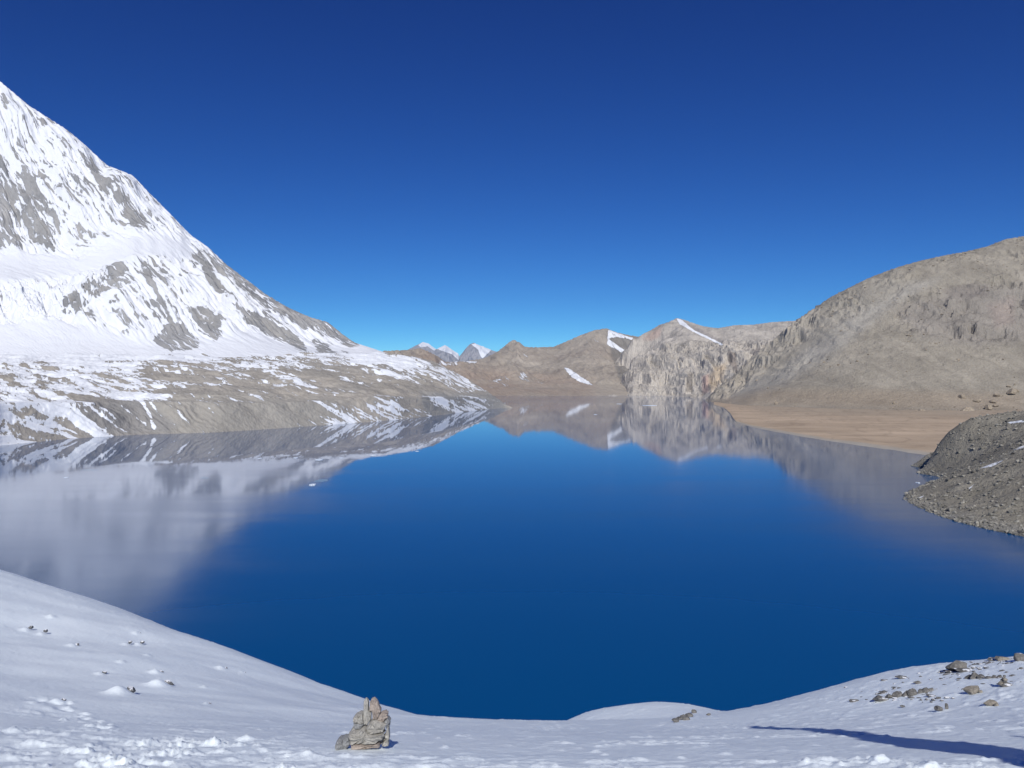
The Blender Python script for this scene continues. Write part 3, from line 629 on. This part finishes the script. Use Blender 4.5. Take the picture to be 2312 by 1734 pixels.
# (px, py, width px, kind) of stones half buried in the snow slope
BURIED = [(285, 1563, 34), (372, 1548, 30), (232, 1520, 14), (66, 1418, 14), (100, 1427, 12), (358, 1521, 16), (318, 1452, 12), (290, 1452, 12), (470, 1590, 10), (138, 1585, 18), (280, 1502, 12), (338, 1486, 10), (170, 1457, 12), (505, 1512, 14), (312, 1432, 10), (550, 1520, 8), (122, 1398, 12), (335, 1375, 10), (465, 1557, 10)]
BPOS = []
for p, q, w in BURIED:
    x, y, z = hit(p, q); r = w / F * y; BPOS.append((x, y, z, r))
    LUMPS.append((x - .2 * r, y - .6 * r, r * .75, r * .5))
for i in range(22):                         # a line of footprints kicks up crumbs of snow
    p, q = 1150 + i * 9 + rng.uniform(-5, 5), 1652 + i * 2.2
    x, y, z = hit(p, q); LUMPS.append((x, y, rng.uniform(.03, .08), rng.uniform(.006, .022)))
for p, q in STEPS:
    x, y, z = hit(p, q); x += rng.uniform(-.12, .12); y += rng.uniform(-.15, .15); LUMPS.append((x, y, rng.uniform(.08, .13), -.06)); LUMPS.append((x + rng.uniform(-.06, .06), y + .2, rng.uniform(.05, .09), rng.uniform(.02, .045)))
for p, q in ((1361, 1672), (1366, 1686), (1345, 1700), (1365, 1706), (1440, 1714), (1637, 1702), (2205, 1647), (2290, 1650), (935, 1655), (990, 1670), (1005, 1688), (1535, 1712)):
    x, y, z = hit(p, q); LUMPS.append((x, y, rng.uniform(.04, .09), rng.uniform(.012, .035)))
th = np.radians(np.concatenate([np.linspace(-180, -52, 44, endpoint=False), np.linspace(-52, -37.5, 40, endpoint=False), np.linspace(-37.5, 37.5, 860, endpoint=False), np.linspace(37.5, 52, 40, endpoint=False), np.linspace(52, 180, 44, endpoint=False)]))
r = np.concatenate([np.geomspace(.4, 6.5, 30, endpoint=False), np.geomspace(6.5, 50, 400, endpoint=False), np.geomspace(50, 330, 50)])
Rr, Tt = np.meshgrid(r, th, indexing='ij'); X, Y = Rr * np.sin(Tt), Rr * np.cos(Tt)
z0 = z_fg(X, Y); Z = z0 + snow_detail(X, Y, z0)
t = NT("fresh_snow"); g = t.add("ShaderNodeNewGeometry"); pos = g.outputs["Position"]
n1 = t.noise(pos, 9, 5, .6); n2 = t.noise(pos, 60, 3, .6)
t.put(t.b.inputs["Base Color"], t.mix(t.noise(pos, .5, 4), (0.83, 0.915, 0.965, 1), (0.88, 0.945, 0.975, 1)))
t.b.inputs["Roughness"].default_value = 0.6; t.b.inputs["Specular IOR Level"].default_value = 0.25
t.l.new(t.bump(t.math('ADD', n1, t.math('MULTIPLY', n2, .3)), .012), t.b.inputs["Normal"])
MAT_SNOW = t.m
obj("snow_ridge", grid_mesh("snow_ridge", X, Y, Z, close=True), MAT_SNOW, kind="structure", label="wind-crusted snow ridge sloping away toward the lake")

# ------------------------------------------------------------------ stones
def rock_mat(name, c0, c1, snow=0.0, scale=6.0, bump=.02):
    t = NT(name); co = t.add("ShaderNodeTexCoord").outputs["Object"]; g = t.add("ShaderNodeNewGeometry")
    n1 = t.noise(co, scale, 6, .62); n2 = t.noise(co, scale * 5, 4, .6)
    base = t.mix(t.ramp(n1, .3, .7), c0, c1)
    k = t.ramp(n2, .2, .8, .65, 1.2); kc = t.add("ShaderNodeCombineColor"); [t.l.new(k, kc.inputs[i]) for i in range(3)]
    base = t.mix(1.0, base, kc.outputs[0], 'MULTIPLY')
    if snow > 0:
        sp = t.add("ShaderNodeSeparateXYZ"); t.l.new(g.outputs["Normal"], sp.inputs[0])
        v = t.math('ADD', sp.outputs[2], t.math('MULTIPLY', t.math('SUBTRACT', n1, .5), .7))
        base = t.mix(t.ramp(v, 1.0 - snow, 1.06 - snow), base, SNOW)
    t.put(t.b.inputs["Base Color"], base); t.b.inputs["Roughness"].default_value = .88
    t.l.new(t.bump(t.math('ADD', n1, t.math('MULTIPLY', n2, .4)), bump), t.b.inputs["Normal"])
    return t.m
STONE = rock_mat("cairn_stone", (0.27, 0.26, 0.235, 1), (0.41, 0.395, 0.355, 1), 0, 9, .012)
STONE2 = rock_mat("cairn_stone_warm", (0.28, 0.235, 0.20, 1), (0.38, 0.325, 0.28, 1), 0, 9, .012)
STONE3 = rock_mat("cairn_stone_grey", (0.17, 0.175, 0.18, 1), (0.27, 0.275, 0.275, 1), 0, 9, .012)
DARK = rock_mat("dark_stone", (0.085, 0.085, 0.085, 1), (0.20, 0.19, 0.175, 1), 0.04, 4, .03)
TAN = rock_mat("tan_stone", (0.17, 0.155, 0.13, 1), (0.29, 0.26, 0.215, 1), 0.0, 4, .03)
SNOWY = rock_mat("snow_capped_stone", (0.09, 0.09, 0.095, 1), (0.18, 0.18, 0.18, 1), 0.3, 5, .02)
BOULD = rock_mat("hill_boulder", (0.22, 0.18, 0.13, 1), (0.42, 0.35, 0.26, 1), 0, .25, .6)
SCREE = rock_mat("scree_stone", (0.10, 0.095, 0.08, 1), (0.36, 0.34, 0.29, 1), 0, .12, .3)

def ico(sub):
    bm = bmesh.new(); bmesh.ops.create_icosphere(bm, subdivisions=sub, radius=1.0)
    v = np.array([w.co[:] for w in bm.verts]); f = np.array([[w.index for w in q.verts] for q in bm.faces]); bm.free(); return v, f
ICO = {k: ico(k) for k in (1, 2, 3, 4)}
def rock_co(seed, sub=3, cuts=14, rough=.05):           # a sphere planed off by random cuts: flat faces, blunt edges
    g = np.random.default_rng(seed); v = ICO[sub][0].copy()
    for _ in range(cuts):
        n = g.normal(size=3); n /= np.linalg.norm(n); d = g.uniform(.48, .8)
        e = np.maximum(v @ n - d, 0); v -= e[:, None] * n
    q = fbm(v[:, 0] * 2.3 + seed, v[:, 1] * 2.3 + v[:, 2] * 1.7, 3, seed % 97)
    v *= (1 + rough * 2 * q)[:, None]
    v /= np.abs(v).max(0)
    return v
def rock(name, seed, size, mat, sub=3, loc=None, rz=0.0, parent=None, cuts=14, rough=.05, tilt=0.0, **kw):
    v = rock_co(seed, sub, cuts, rough) * np.array(size) * .5
    if tilt: c, s_ = math.cos(tilt), math.sin(tilt); v = np.c_[v[:, 0] * c - v[:, 2] * s_, v[:, 1], v[:, 0] * s_ + v[:, 2] * c]
    me = mesh_np(name, v, ICO[sub][1], smooth=False)
    o = obj(name, me, mat, parent, loc=loc, **kw); o.rotation_euler.z = rz
    return o

# the little cairn: stones by outline (tenths of a photo pixel round (830,1629)), their depth along the view and thickness
CAIRN_D = hit(800, 1689)[1]
K = CAIRN_D / F
base = obj("stone_cairn", None, loc=hit(800, 1689), label="little grey stone cairn with upright slabs standing alone in the snow", cat="cairn")
bx, by, bz = base.location
SL = [([(205, 1370), (235, 1270), (290, 1205), (380, 1190), (440, 1155), (560, 1145), (600, 1250), (600, 1330), (520, 1430), (490, 1490), (400, 1510), (240, 1490)], -4, 30, STONE3),
      ([(545, 1080), (600, 1030), (700, 1010), (800, 1005), (870, 955), (960, 985), (1010, 1045), (1100, 1100), (1370, 1095), (1440, 1060), (1440, 1170), (1290, 1295), (1100, 1325), (860, 1325), (690, 1310), (570, 1315), (545, 1180)], 0, 44, STONE),
      ([(960, 960), (1080, 800), (1230, 770), (1400, 830), (1475, 870), (1440, 1000), (1380, 1090), (1180, 1112), (1080, 1105), (1000, 1060)], 3, 32, STONE),
      ([(893, 330), (935, 245), (985, 240), (1018, 290), (1020, 570), (1092, 600), (1088, 790), (980, 945), (900, 930), (885, 640)], 4, 14, STONE),
      ([(1036, 560), (1042, 350), (1090, 262), (1150, 250), (1215, 310), (1265, 390), (1322, 530), (1328, 610), (1265, 700), (1225, 800), (1115, 800), (1098, 600)], 7, 20, STONE2),
      ([(635, 730), (700, 665), (790, 632), (890, 610), (905, 870), (800, 872), (640, 835)], 6, 28, STONE),
      ([(645, 838), (800, 868), (895, 878), (885, 940), (790, 1012), (700, 1015), (655, 950)], 5, 24, STONE3),
      ([(1225, 800), (1262, 700), (1330, 620), (1440, 608), (1512, 640), (1505, 720), (1400, 825), (1300, 830)], 8, 24, STONE2),
      ([(1395, 832), (1500, 728), (1562, 830), (1545, 890), (1480, 905)], 8, 22, STONE3),
      ([(1300, 1295), (1440, 1165), (1490, 965), (1530, 955), (1540, 1285), (1490, 1225), (1400, 1320), (1350, 1405), (1300, 1405)], 9, 22, STONE),
      ([(575, 1312), (860, 1328), (1000, 1345), (1120, 1330), (1310, 1300), (1340, 1415), (950, 1440), (580, 1440)], 3, 46, STONE2),
      ([(1345, 1425), (1400, 1330), (1450, 1280), (1515, 1262), (1525, 1430)], 6, 26, STONE),
      ([(1470, 905), (1545, 892), (1540, 970), (1490, 968), (1440, 1060), (1445, 990)], 10, 18, STONE3),
      ([(555, 1090), (600, 1015), (700, 975), (760, 985), (740, 1060), (650, 1100)], 10, 24, STONE)]
PARTS = "base_boulder broad_slab middle_slab upright_slab pointed_cap_stone side_stone wedge_stone shoulder_stone corner_stone leaning_slab base_slab foot_stone chock_stone filler_stone".split()
def slab(poly, dy, th, mat, seed):
    g = np.random.default_rng(seed)
    p = np.array([(740 + a / 11.06, 1554 + b / 11.06) for a, b in poly])
    q = []                                              # finer outline with a broken edge
    for i in range(len(p)):
        a, b = p[i], p[(i + 1) % len(p)]
        for t_ in (0, .5): q.append(a + (b - a) * t_ + (g.normal(size=2) * .35 if t_ else 0))
    q = np.array(q); c = q.mean(0); q = c + (q - c) * .965; n = len(q)
    rings = []
    for sc, dep in ((.6, -.5), (.9, -.46), (.985, -.30), (.985, -.05), (.97, .25), (.85, .46)):
        jit = g.normal(size=n) * .025
        r = c + (q - c) * (sc + jit[:, None] * (1 if sc < 1 else .3)); d = dep + g.normal(size=n) * .06
        y = by + (dy + d * th) * K
        rings.append(np.c_[(r[:, 0] - CX) * K, y, H - (r[:, 1] - HY) * K])
    v = np.concatenate(rings + [rings[0].mean(0, keepdims=True) - [[0, .02 * th * K, 0]], rings[-1].mean(0, keepdims=True)])
    f = []; m = len(rings)
    for k in range(m - 1):
        for i in range(n):
            j = (i + 1) % n; a, b, c_, d_ = k * n + i, k * n + j, (k + 1) * n + j, (k + 1) * n + i
            f += [(a, b, c_), (a, c_, d_)]
    for i in range(n):
        j = (i + 1) % n; f += [(m * n, j, i), (m * n + 1, (m - 1) * n + i, (m - 1) * n + j)]
    v -= np.array([bx, by, bz])
    nm = PARTS[seed - 300]; o = obj(nm, mesh_np(nm, v, f, smooth=False), mat, base)
    return o
for i, (p, dy, th, m) in enumerate(SL): slab(p, dy, th, m, 300 + i)

# stones on the snowy hump: photo position of the foot, width and height in px
def put(name, px, py, w, h, mat, seed, deep=.8, sink=.22, parent=None, **kw):
    x, y, z = hit(px, py); k = y / F
    sz = (w * k * 1.2, w * k * deep, h * k * 1.5)
    return rock(name, seed, sz, mat, 3, (x, y, z + sz[2] * (.5 - sink)), rng.uniform(-.3, .3), parent, **kw)
ORD = 'first second third fourth fifth sixth seventh eighth ninth tenth eleventh twelfth'.split()
Q = lambda a, b: (1672 + a / 3.456, 1450 + b / 3.456)
def q(name, a, b, w, h, mat, seed, **kw): return put(name, *Q(a, b), w / 3.456, h / 3.456, mat, seed, **kw)
q("boulder", 1692, 222, 135, 78, DARK, 11, label="largest dark boulder on the crest of the snowy hump", cat="boulder")
q("stone", 1745, 226, 130, 22, DARK, 12, label="flat slab lying at the foot of the largest dark boulder", cat="stone")
q("stone", 1640, 235, 70, 14, DARK, 13, label="thin stone sliver in front of the largest dark boulder", cat="stone")
for i, (a, b, w, h) in enumerate([(1090, 462, 112, 44), (1160, 440, 70, 34), (1230, 432, 80, 38), (1290, 424, 70, 38), (1345, 418, 80, 44), (1402, 404, 60, 34), (1442, 396, 70, 36), (1485, 384, 62, 26), (1335, 436, 60, 16), (1480, 424, 70, 15), (1120, 405, 84, 20), (1200, 372, 34, 12)]):
    o_ = ORD[i]
    q("outcrop_stone", a, b, w, h, DARK, 30 + i, deep=.7, label=f"{o_} stone of the jagged dark outcrop row on the hump, counted from its lower end", cat="stone", group="stones of the jagged outcrop row")
for i, (a, b, w, h) in enumerate([(1790, 290, 70, 34), (1835, 290, 80, 48), (1880, 288, 56, 36), (1940, 288, 60, 22), (1985, 284, 50, 22), (2025, 280, 44, 18), (1720, 294, 60, 10)]):
    o_ = ORD[(1, 2, 3, 4, 5, 6, 0)[i]]
    q("outcrop_stone", a, b, w, h, DARK, 60 + i, deep=.7, label=f"{o_} dark stone of the low row that leads up to the small stacked cairn", cat="stone", group="stones of the low row by the small cairn")
hx = hit(*Q(2060, 345)); sc_ = obj("stone_cairn", None, loc=hx, label="small stack of stones on the snowy hump beside dark rocks", cat="cairn")
kz = hx[1] / F / 3.456
for i, (a, b, w, h) in enumerate([(2062, 328, 118, 40), (2036, 318, 50, 36), (2058, 298, 56, 34), (2054, 278, 46, 22), (2057, 260, 26, 18)]):
    rock("stone", 80 + i, (w * kz, w * kz * .8, h * kz * 1.15), TAN if i % 2 else DARK, 2, ((a - 2060) * kz, rng.uniform(-.03, .03), (345 - b) * kz - .02), rng.uniform(-.4, .4), sc_)
q("boulder", 1812, 400, 112, 56, TAN, 90, label="rounded tan boulder lying below the small stacked cairn", cat="boulder")
q("stone", 1872, 392, 32, 20, TAN, 91, label="pebble-sized stone touching the rounded tan boulder", cat="stone")
q("boulder", 1946, 500, 92, 42, TAN, 92, label="flat-topped tan boulder lowest on the snowy hump", cat="boulder")
q("stone", 2000, 498, 32, 22, TAN, 93, label="small stone beside the flat-topped tan boulder", cat="stone")
q("stone", 1547, 534, 52, 32, DARK, 94, label="small dark pointed stone beside a thin upright splinter", cat="stone")
q("stone", 1607, 522, 24, 40, DARK, 95, deep=.5, label="thin upright rock splinter poking from the snow", cat="stone")
for i, (a, b, w, h) in enumerate([(1260, 284, 84, 22), (1120, 304, 62, 12), (1382, 324, 64, 20), (880, 464, 74, 16), (1870, 174, 44, 9), (1950, 163, 44, 10), (2130, 266, 62, 9), (1600, 340, 32, 9), (2190, 210, 34, 14), (1270, 320, 26, 8), (2080, 240, 30, 8)]):
    q("stone", a, b, w, h, DARK, 100 + i, label="flat stone barely showing through the snow of the hump", cat="stone", group="flat stones scattered on the snowy hump")
q("stone", 1960, 146, 76, 24, DARK, 120, label="low slab on the skyline crest beside a rounder slab", cat="stone")
q("stone", 2042, 143, 96, 28, TAN, 121, label="rounder slab on the skyline crest of the hump", cat="stone")
q("boulder", 2175, 156, 116, 56, DARK, 122, label="dark block sitting on the highest skyline crest of the hump", cat="boulder")
M = lambda a, b: (900 + a / 2.765, 1500 + b / 2.765)
for i, (a, b, w, h) in enumerate([(1732, 362, 46, 22), (1762, 350, 50, 26), (1796, 352, 46, 26), (1812, 330, 46, 26), (1842, 306, 34, 22), (1775, 330, 30, 16), (1935, 318, 28, 12)]):
    put("outcrop_stone", *M(a, b), w / 2.765, h / 2.765, DARK, 130 + i, label="brown stone in the bare patch on the round snow mound", cat="stone", group="stones in the bare patch of the snow mound")
for i, (x, y, z, r) in enumerate(BPOS):
    big = BURIED[i][2] > 25
    lab = ("larger snow-plastered rock on the long snow slope, lower of the two" if i == 0 else "larger snow-plastered rock on the long snow slope, upper of the two") if big else "small rock half buried in the long snow slope"
    rock("buried_rock", 150 + i, (r * .85, r * .7, r * .6), SNOWY, 3, (x + .22 * r, y + .1 * r, z + r * .10), rng.uniform(-.5, .5), label=lab, cat="rock", group=None if big else "small rocks buried in the long snow slope")

# unseen flag masts, guessed at and added to cast the shadows across the snow
def plain(name, rgb, rough=.8):
    m = NT(name); co = m.add("ShaderNodeTexCoord").outputs["Object"]
    m.put(m.b.inputs["Base Color"], m.mix(m.noise(co, 7, 4), tuple(c * .75 for c in rgb) + (1,), tuple(rgb) + (1,))); m.b.inputs["Roughness"].default_value = rough; return m.m
WOOD = plain("weathered_wood", (.30, .23, .16)); CLOTH = [plain("faded_cloth_" + n, c) for n, c in (("blue", (.12, .22, .5)), ("white", (.75, .75, .72)), ("red", (.5, .08, .07)), ("green", (.1, .32, .15)), ("yellow", (.65, .5, .1)))]
def tube(zs, rs, seed, lump, n=20):
    a = np.linspace(0, 2 * np.pi, n, endpoint=False); v = []
    for z_, r_ in zip(zs, rs):
        q_ = 1 + lump * perlin(np.cos(a) * 1.5 + seed, np.sin(a) * 1.5 + z_ * 3, seed); v.append(np.c_[np.cos(a) * r_ * q_, np.sin(a) * r_ * q_, np.full(n, z_)])
    m = len(zs); f_ = [(k * n + i_, k * n + (i_ + 1) % n, (k + 1) * n + (i_ + 1) % n, (k + 1) * n + i_) for k in range(m - 1) for i_ in range(n)]
    return np.concatenate(v), f_
def mast(x, y, height, wide, label, seed):
    z = float(z_fg(np.array([x]), np.array([y]))[0]); e = obj("unseen_flag_mast", None, loc=(x, y, z), label=label, cat="unseen flag mast")
    v, f_ = tube(np.linspace(-.3, height, 12), np.linspace(.07, .04, 12), seed, .1, 10); obj("pole", mesh_np("pole", v, f_), WOOD, e)
    lev = np.linspace(.9, height - .15, 6)
    for k in range(5):                                      # bundles of faded flags, made wide to broaden the cast shadow
        zs = np.linspace(lev[k], lev[k + 1] - .02, 9); u_ = (zs - zs[0]) / (zs[-1] - zs[0])
        r_ = (wide * (1 - .15 * k)) * (.65 + .35 * np.sin(np.pi * u_) ** .6) * .5
        v, f_ = tube(zs, r_, seed + k * 7, .5); obj("flag_bundle", mesh_np("flag_bundle", v, f_), CLOTH[k], e)
    for k in range(9):
        a = k * .7; rock("base_stone", seed + 50 + k, (.5, .45, .35), STONE if k % 2 else STONE3, 2, (math.cos(a) * .3, math.sin(a) * .3, .1 + .18 * (k // 5)), a, e)
mast(5.95, 2.4, 6.8, 1.35, "tall unseen mast with flag bundles, added beside the viewpoint to cast the long shadow", 400)
mast(7.5, 2.6, 4.1, .9, "shorter unseen mast with flag bundles, added next to the tall one to cast the second shadow", 500)

# ------------------------------------------------------------------ boulders on the hillside and the headland
def on_field(fld, px, py, tol=2.5):
    X_, Y_, Z_, p_, q_ = fld
    s_ = (np.abs(p_ - px) < tol * 2) & (np.abs(q_ - py) < tol) & (Z_ > .1)
    if not s_.any(): return None
    i = np.flatnonzero(s_)[np.argmin(Y_[s_])]
    return X_[i], Y_[i], Z_[i]
G6 = lambda a, b: (1672 + a / 3.456, 850 + b / 3.456)
HB = [(1745, 160, 55, 32, "boulder above the big boulder cluster, outermost on the scree"), (1845, 188, 64, 34, "pale boulder high in the boulder cluster at the hill foot"), (1775, 268, 130, 48, "broadest boulder at the hill foot on the edge of the sandy flat"),
      (1945, 250, 66, 42, "dark-faced boulder beside the broadest boulder at the hill foot"), (2003, 228, 54, 26, None), (1985, 196, 72, 28, None), (2015, 150, 54, 28, None), (2102, 130, 74, 50, "tallest boulder in the line climbing the scree"), (2166, 114, 44, 32, None), (2090, 74, 44, 18, None), (2137, 60, 18, 16, None),
      (1412, 264, 62, 20, None), (1482, 272, 42, 16, None), (1370, 262, 40, 14, None), (1540, 270, 44, 14, None), (265, 208, 26, 28, None), (1268, 272, 44, 12, None), (1192, 206, 22, 24, None), (860, 306, 20, 12, None)]
for i, (a, b, w, h, lab) in enumerate(HB):
    p = on_field(HILL, *G6(a, b)) or on_field(HILL, *G6(a, b), 8)
    if p is None: continue
    k = p[1] / F / 3.456
    rock("hill_boulder", 600 + i, (w * k, w * k * .8, h * k * 1.3), BOULD, 3, (p[0], p[1], p[2] + h * k * .3), rng.uniform(-.6, .6), label=lab or "loose tan boulder among the boulders at the foot of the scree hill", cat="boulder", group=None if lab else "loose boulders at the foot of the hill")

def scatter(name, fld, n, seed, size, weight, mat, label):      # countless small stones as one mesh
    X_, Y_, Z_, p_, q_ = fld; g = np.random.default_rng(seed)
    w = np.clip(weight(X_, Y_, Z_, p_, q_), 0, None) * Y_ * Y_ ; w = w / w.sum()
    idx = g.choice(len(w), n, p=w); v0, f0 = ICO[1]
    V, Fc = [], []
    protos = [rock_co(900 + k, 1, 8, .1) for k in range(12)]
    for j, i in enumerate(idx):
        s_ = size(g) ; c, s1 = math.cos(a_ := g.uniform(0, 6.28)), math.sin(a_)
        v = protos[j % 12] * (s_ * np.array([g.uniform(.7, 1.3), g.uniform(.7, 1.2), g.uniform(.4, .85)]) * .5)
        V.append(np.c_[v[:, 0] * c - v[:, 1] * s1 + X_[i] + g.uniform(-.7, .7), v[:, 0] * s1 + v[:, 1] * c + Y_[i] + g.uniform(-.5, .5), v[:, 2] + Z_[i] + s_ * .12]); Fc.append(f0 + j * len(v0))
    obj(name, mesh_np(name, np.concatenate(V), np.concatenate(Fc), smooth=False), mat, kind="stuff", label=label)
vis = lambda p_, q_: (p_ < 2340).astype(float)
scatter("scree_stones", HEAD, 9000, 3, lambda g: .5 + min(g.pareto(2.2) * .7, 3.0), lambda x, y, z, p, q_: vis(p, q_) * (z > -.3) * (.25 + 1.6 * (z < 3) + 1.2 * np.clip(fbm((x + .7 * y) / 25, (y - .7 * x) / 70, 3, 5) * 2, 0, 1)), SCREE, "grey stones strewn thickly over the scree headland and its shore")
scatter("hillside_stones", HILL, 2600, 4, lambda g: 2.0 + min(g.pareto(2.2) * 1.6, 9), lambda x, y, z, p, q_: vis(p, q_) * (z > 4) * (.04 + np.clip(fbm(x / 160, y / 160, 4, 51) * 1.6, 0, 1) * sstep(60, 200, z) + .5 * (z < 14) * (p > 2000)), BOULD, "scattered boulders and rubble on the brown hillside")
HS = [(2130, 1118, 12), (2104, 1098, 11), (2138, 1083, 13), (2152, 1075, 10), (2172, 1073, 9), (2139, 1151, 12), (2165, 1147, 11), (2201, 1188, 14), (2170, 1134, 13), (2246, 1140, 12), (2276, 1155, 14), (2280, 1202, 13), (2240, 1195, 11), (2295, 1176, 12), (2238, 1120, 11), (2160, 1020, 10), (2210, 1010, 10), (2256, 1005, 12), (2247, 1092, 10), (2118, 1135, 10), (2090, 1140, 10), (2190, 1105, 9), (2300, 1105, 10), (2150, 1172, 10), (2218, 1164, 10)]
for i, (a, b, w) in enumerate(HS):
    p = on_field(HEAD, a, b, 3)
    if p is None: continue
    k = p[1] / F
    rock("shore_boulder", 700 + i, (w * k, w * k * .8, w * k * .7), SCREE, 2, (p[0], p[1], p[2] + w * k * .15), rng.uniform(-2, 2), label="grey boulder lying on the scree headland by the lake", cat="boulder", group="boulders on the scree headland")

# ------------------------------------------------------------------ drift ice on the lake
t = NT("lake_ice"); co = t.add("ShaderNodeTexCoord").outputs["Object"]
t.put(t.b.inputs["Base Color"], t.mix(t.noise(co, .6, 4), (0.60, 0.70, 0.78, 1), (0.86, 0.9, 0.93, 1))); t.b.inputs["Roughness"].default_value = .45
ICE = t.m
t = NT("thin_grey_ice"); co = t.add("ShaderNodeTexCoord").outputs["Object"]
t.put(t.b.inputs["Base Color"], t.mix(t.noise(co, .2, 4), (0.10, 0.22, 0.32, 1), (0.30, 0.42, 0.50, 1))); t.b.inputs["Roughness"].default_value = .3
THIN = t.m
def floe(px, py, w, h, thick, mat, seed, **kw):
    d = 178000 / (py - HY); k = d / F; g = np.random.default_rng(seed); n = 18
    a = np.linspace(0, 2 * np.pi, n, endpoint=False); r = 1 + .28 * np.array([perlin(math.cos(b) * 1.6 + seed, math.sin(b) * 1.6) for b in a]).ravel() + g.normal(size=n) * .06
    rx, ry = w * k / 2, h * d * d / (F * H) / 2
    rings = [np.c_[np.cos(a) * r * rx * s_, np.sin(a) * r * ry * s_, np.full(n, z) + (g.normal(size=n) * thick * .08 if z > 0 else 0)] for s_, z in ((1, -.3), (1, thick * .6), (.93, thick), (.5, thick * 1.12))]
    v = np.concatenate(rings + [[[0, 0, thick * 1.15]]]); f = []
    for m in range(3):
        for i in range(n):
            j = (i + 1) % n; f += [(m * n + i, m * n + j, (m + 1) * n + j), (m * n + i, (m + 1) * n + j, (m + 1) * n + i)]
    f += [(3 * n + i, 3 * n + (i + 1) % n, 4 * n) for i in range(n)]
    obj("ice_floe", mesh_np("ice_floe", v, f, smooth=False), mat, loc=((px - CX) * k, d, 0), **kw)
FL = [(722, 1038, 16, 3, .6, ICE, "bright white ice floe drifting off the edge of the mirrored snow"), (725, 1085, 30, 5, .12, THIN, "pale translucent ice sheet just behind a small white floe"), (706, 1095, 14, 2.6, .7, ICE, "small white ice floe beside the pale translucent sheet"),
      (843, 1028, 14, 2, .5, ICE, "slim white ice floe alone on the blue water"), (942, 1019, 8, 1, .3, ICE, None), (770, 1034, 8, 1, .3, ICE, None), (668, 1034, 9, 1.6, .4, ICE, None), (2072, 1090, 8, 2, .4, ICE, "tiny white floe close to the scree headland"),
      (1468, 915.5, 30, .9, .8, ICE, "long thin ice strip floating below the cliffs"), (1398, 912, 12, .7, .6, ICE, None), (1344, 936, 7, 1, .5, ICE, None),
      (150, 1078, 10, 1.2, .2, ICE, None), (203, 1061, 34, .8, .1, THIN, None), (463, 1079, 18, .8, .12, THIN, None), (587, 1035, 10, 1.2, .3, ICE, None)]
for i, (a, b, w, h, th_, m, lab) in enumerate(FL):
    floe(a, b, w, h, th_, m, 40 + i, label=lab or "sliver of ice floating on the still lake", cat="ice floe", group=None if lab else "ice slivers on the lake")

# stone chips round the outcrops of the hump
g = np.random.default_rng(8); V, Fc = [], []; v0, f0 = ICO[1]; protos = [rock_co(950 + k, 1, 8, .1) for k in range(8)]
for j in range(230):
    a, b = [(1250, 425), (1880, 300), (1720, 230), (1250, 400), (2060, 150)][j % 5]
    x, y, z = hit(*Q(a + g.normal() * 170, b + g.normal() * 26)); s_ = g.uniform(.02, .075) * (y / 20)
    if y > 33: continue
    v = protos[j % 8] * (s_ * np.array([g.uniform(.8, 1.6), 1, .45])); V.append(v + np.array([x, y, z])); Fc.append(f0 + len(Fc) * len(v0))
obj("stone_chips", mesh_np("stone_chips", np.concatenate(V), np.concatenate(Fc), smooth=False), DARK, kind="stuff", label="dark stone chips strewn on the snow round the outcrops of the hump")
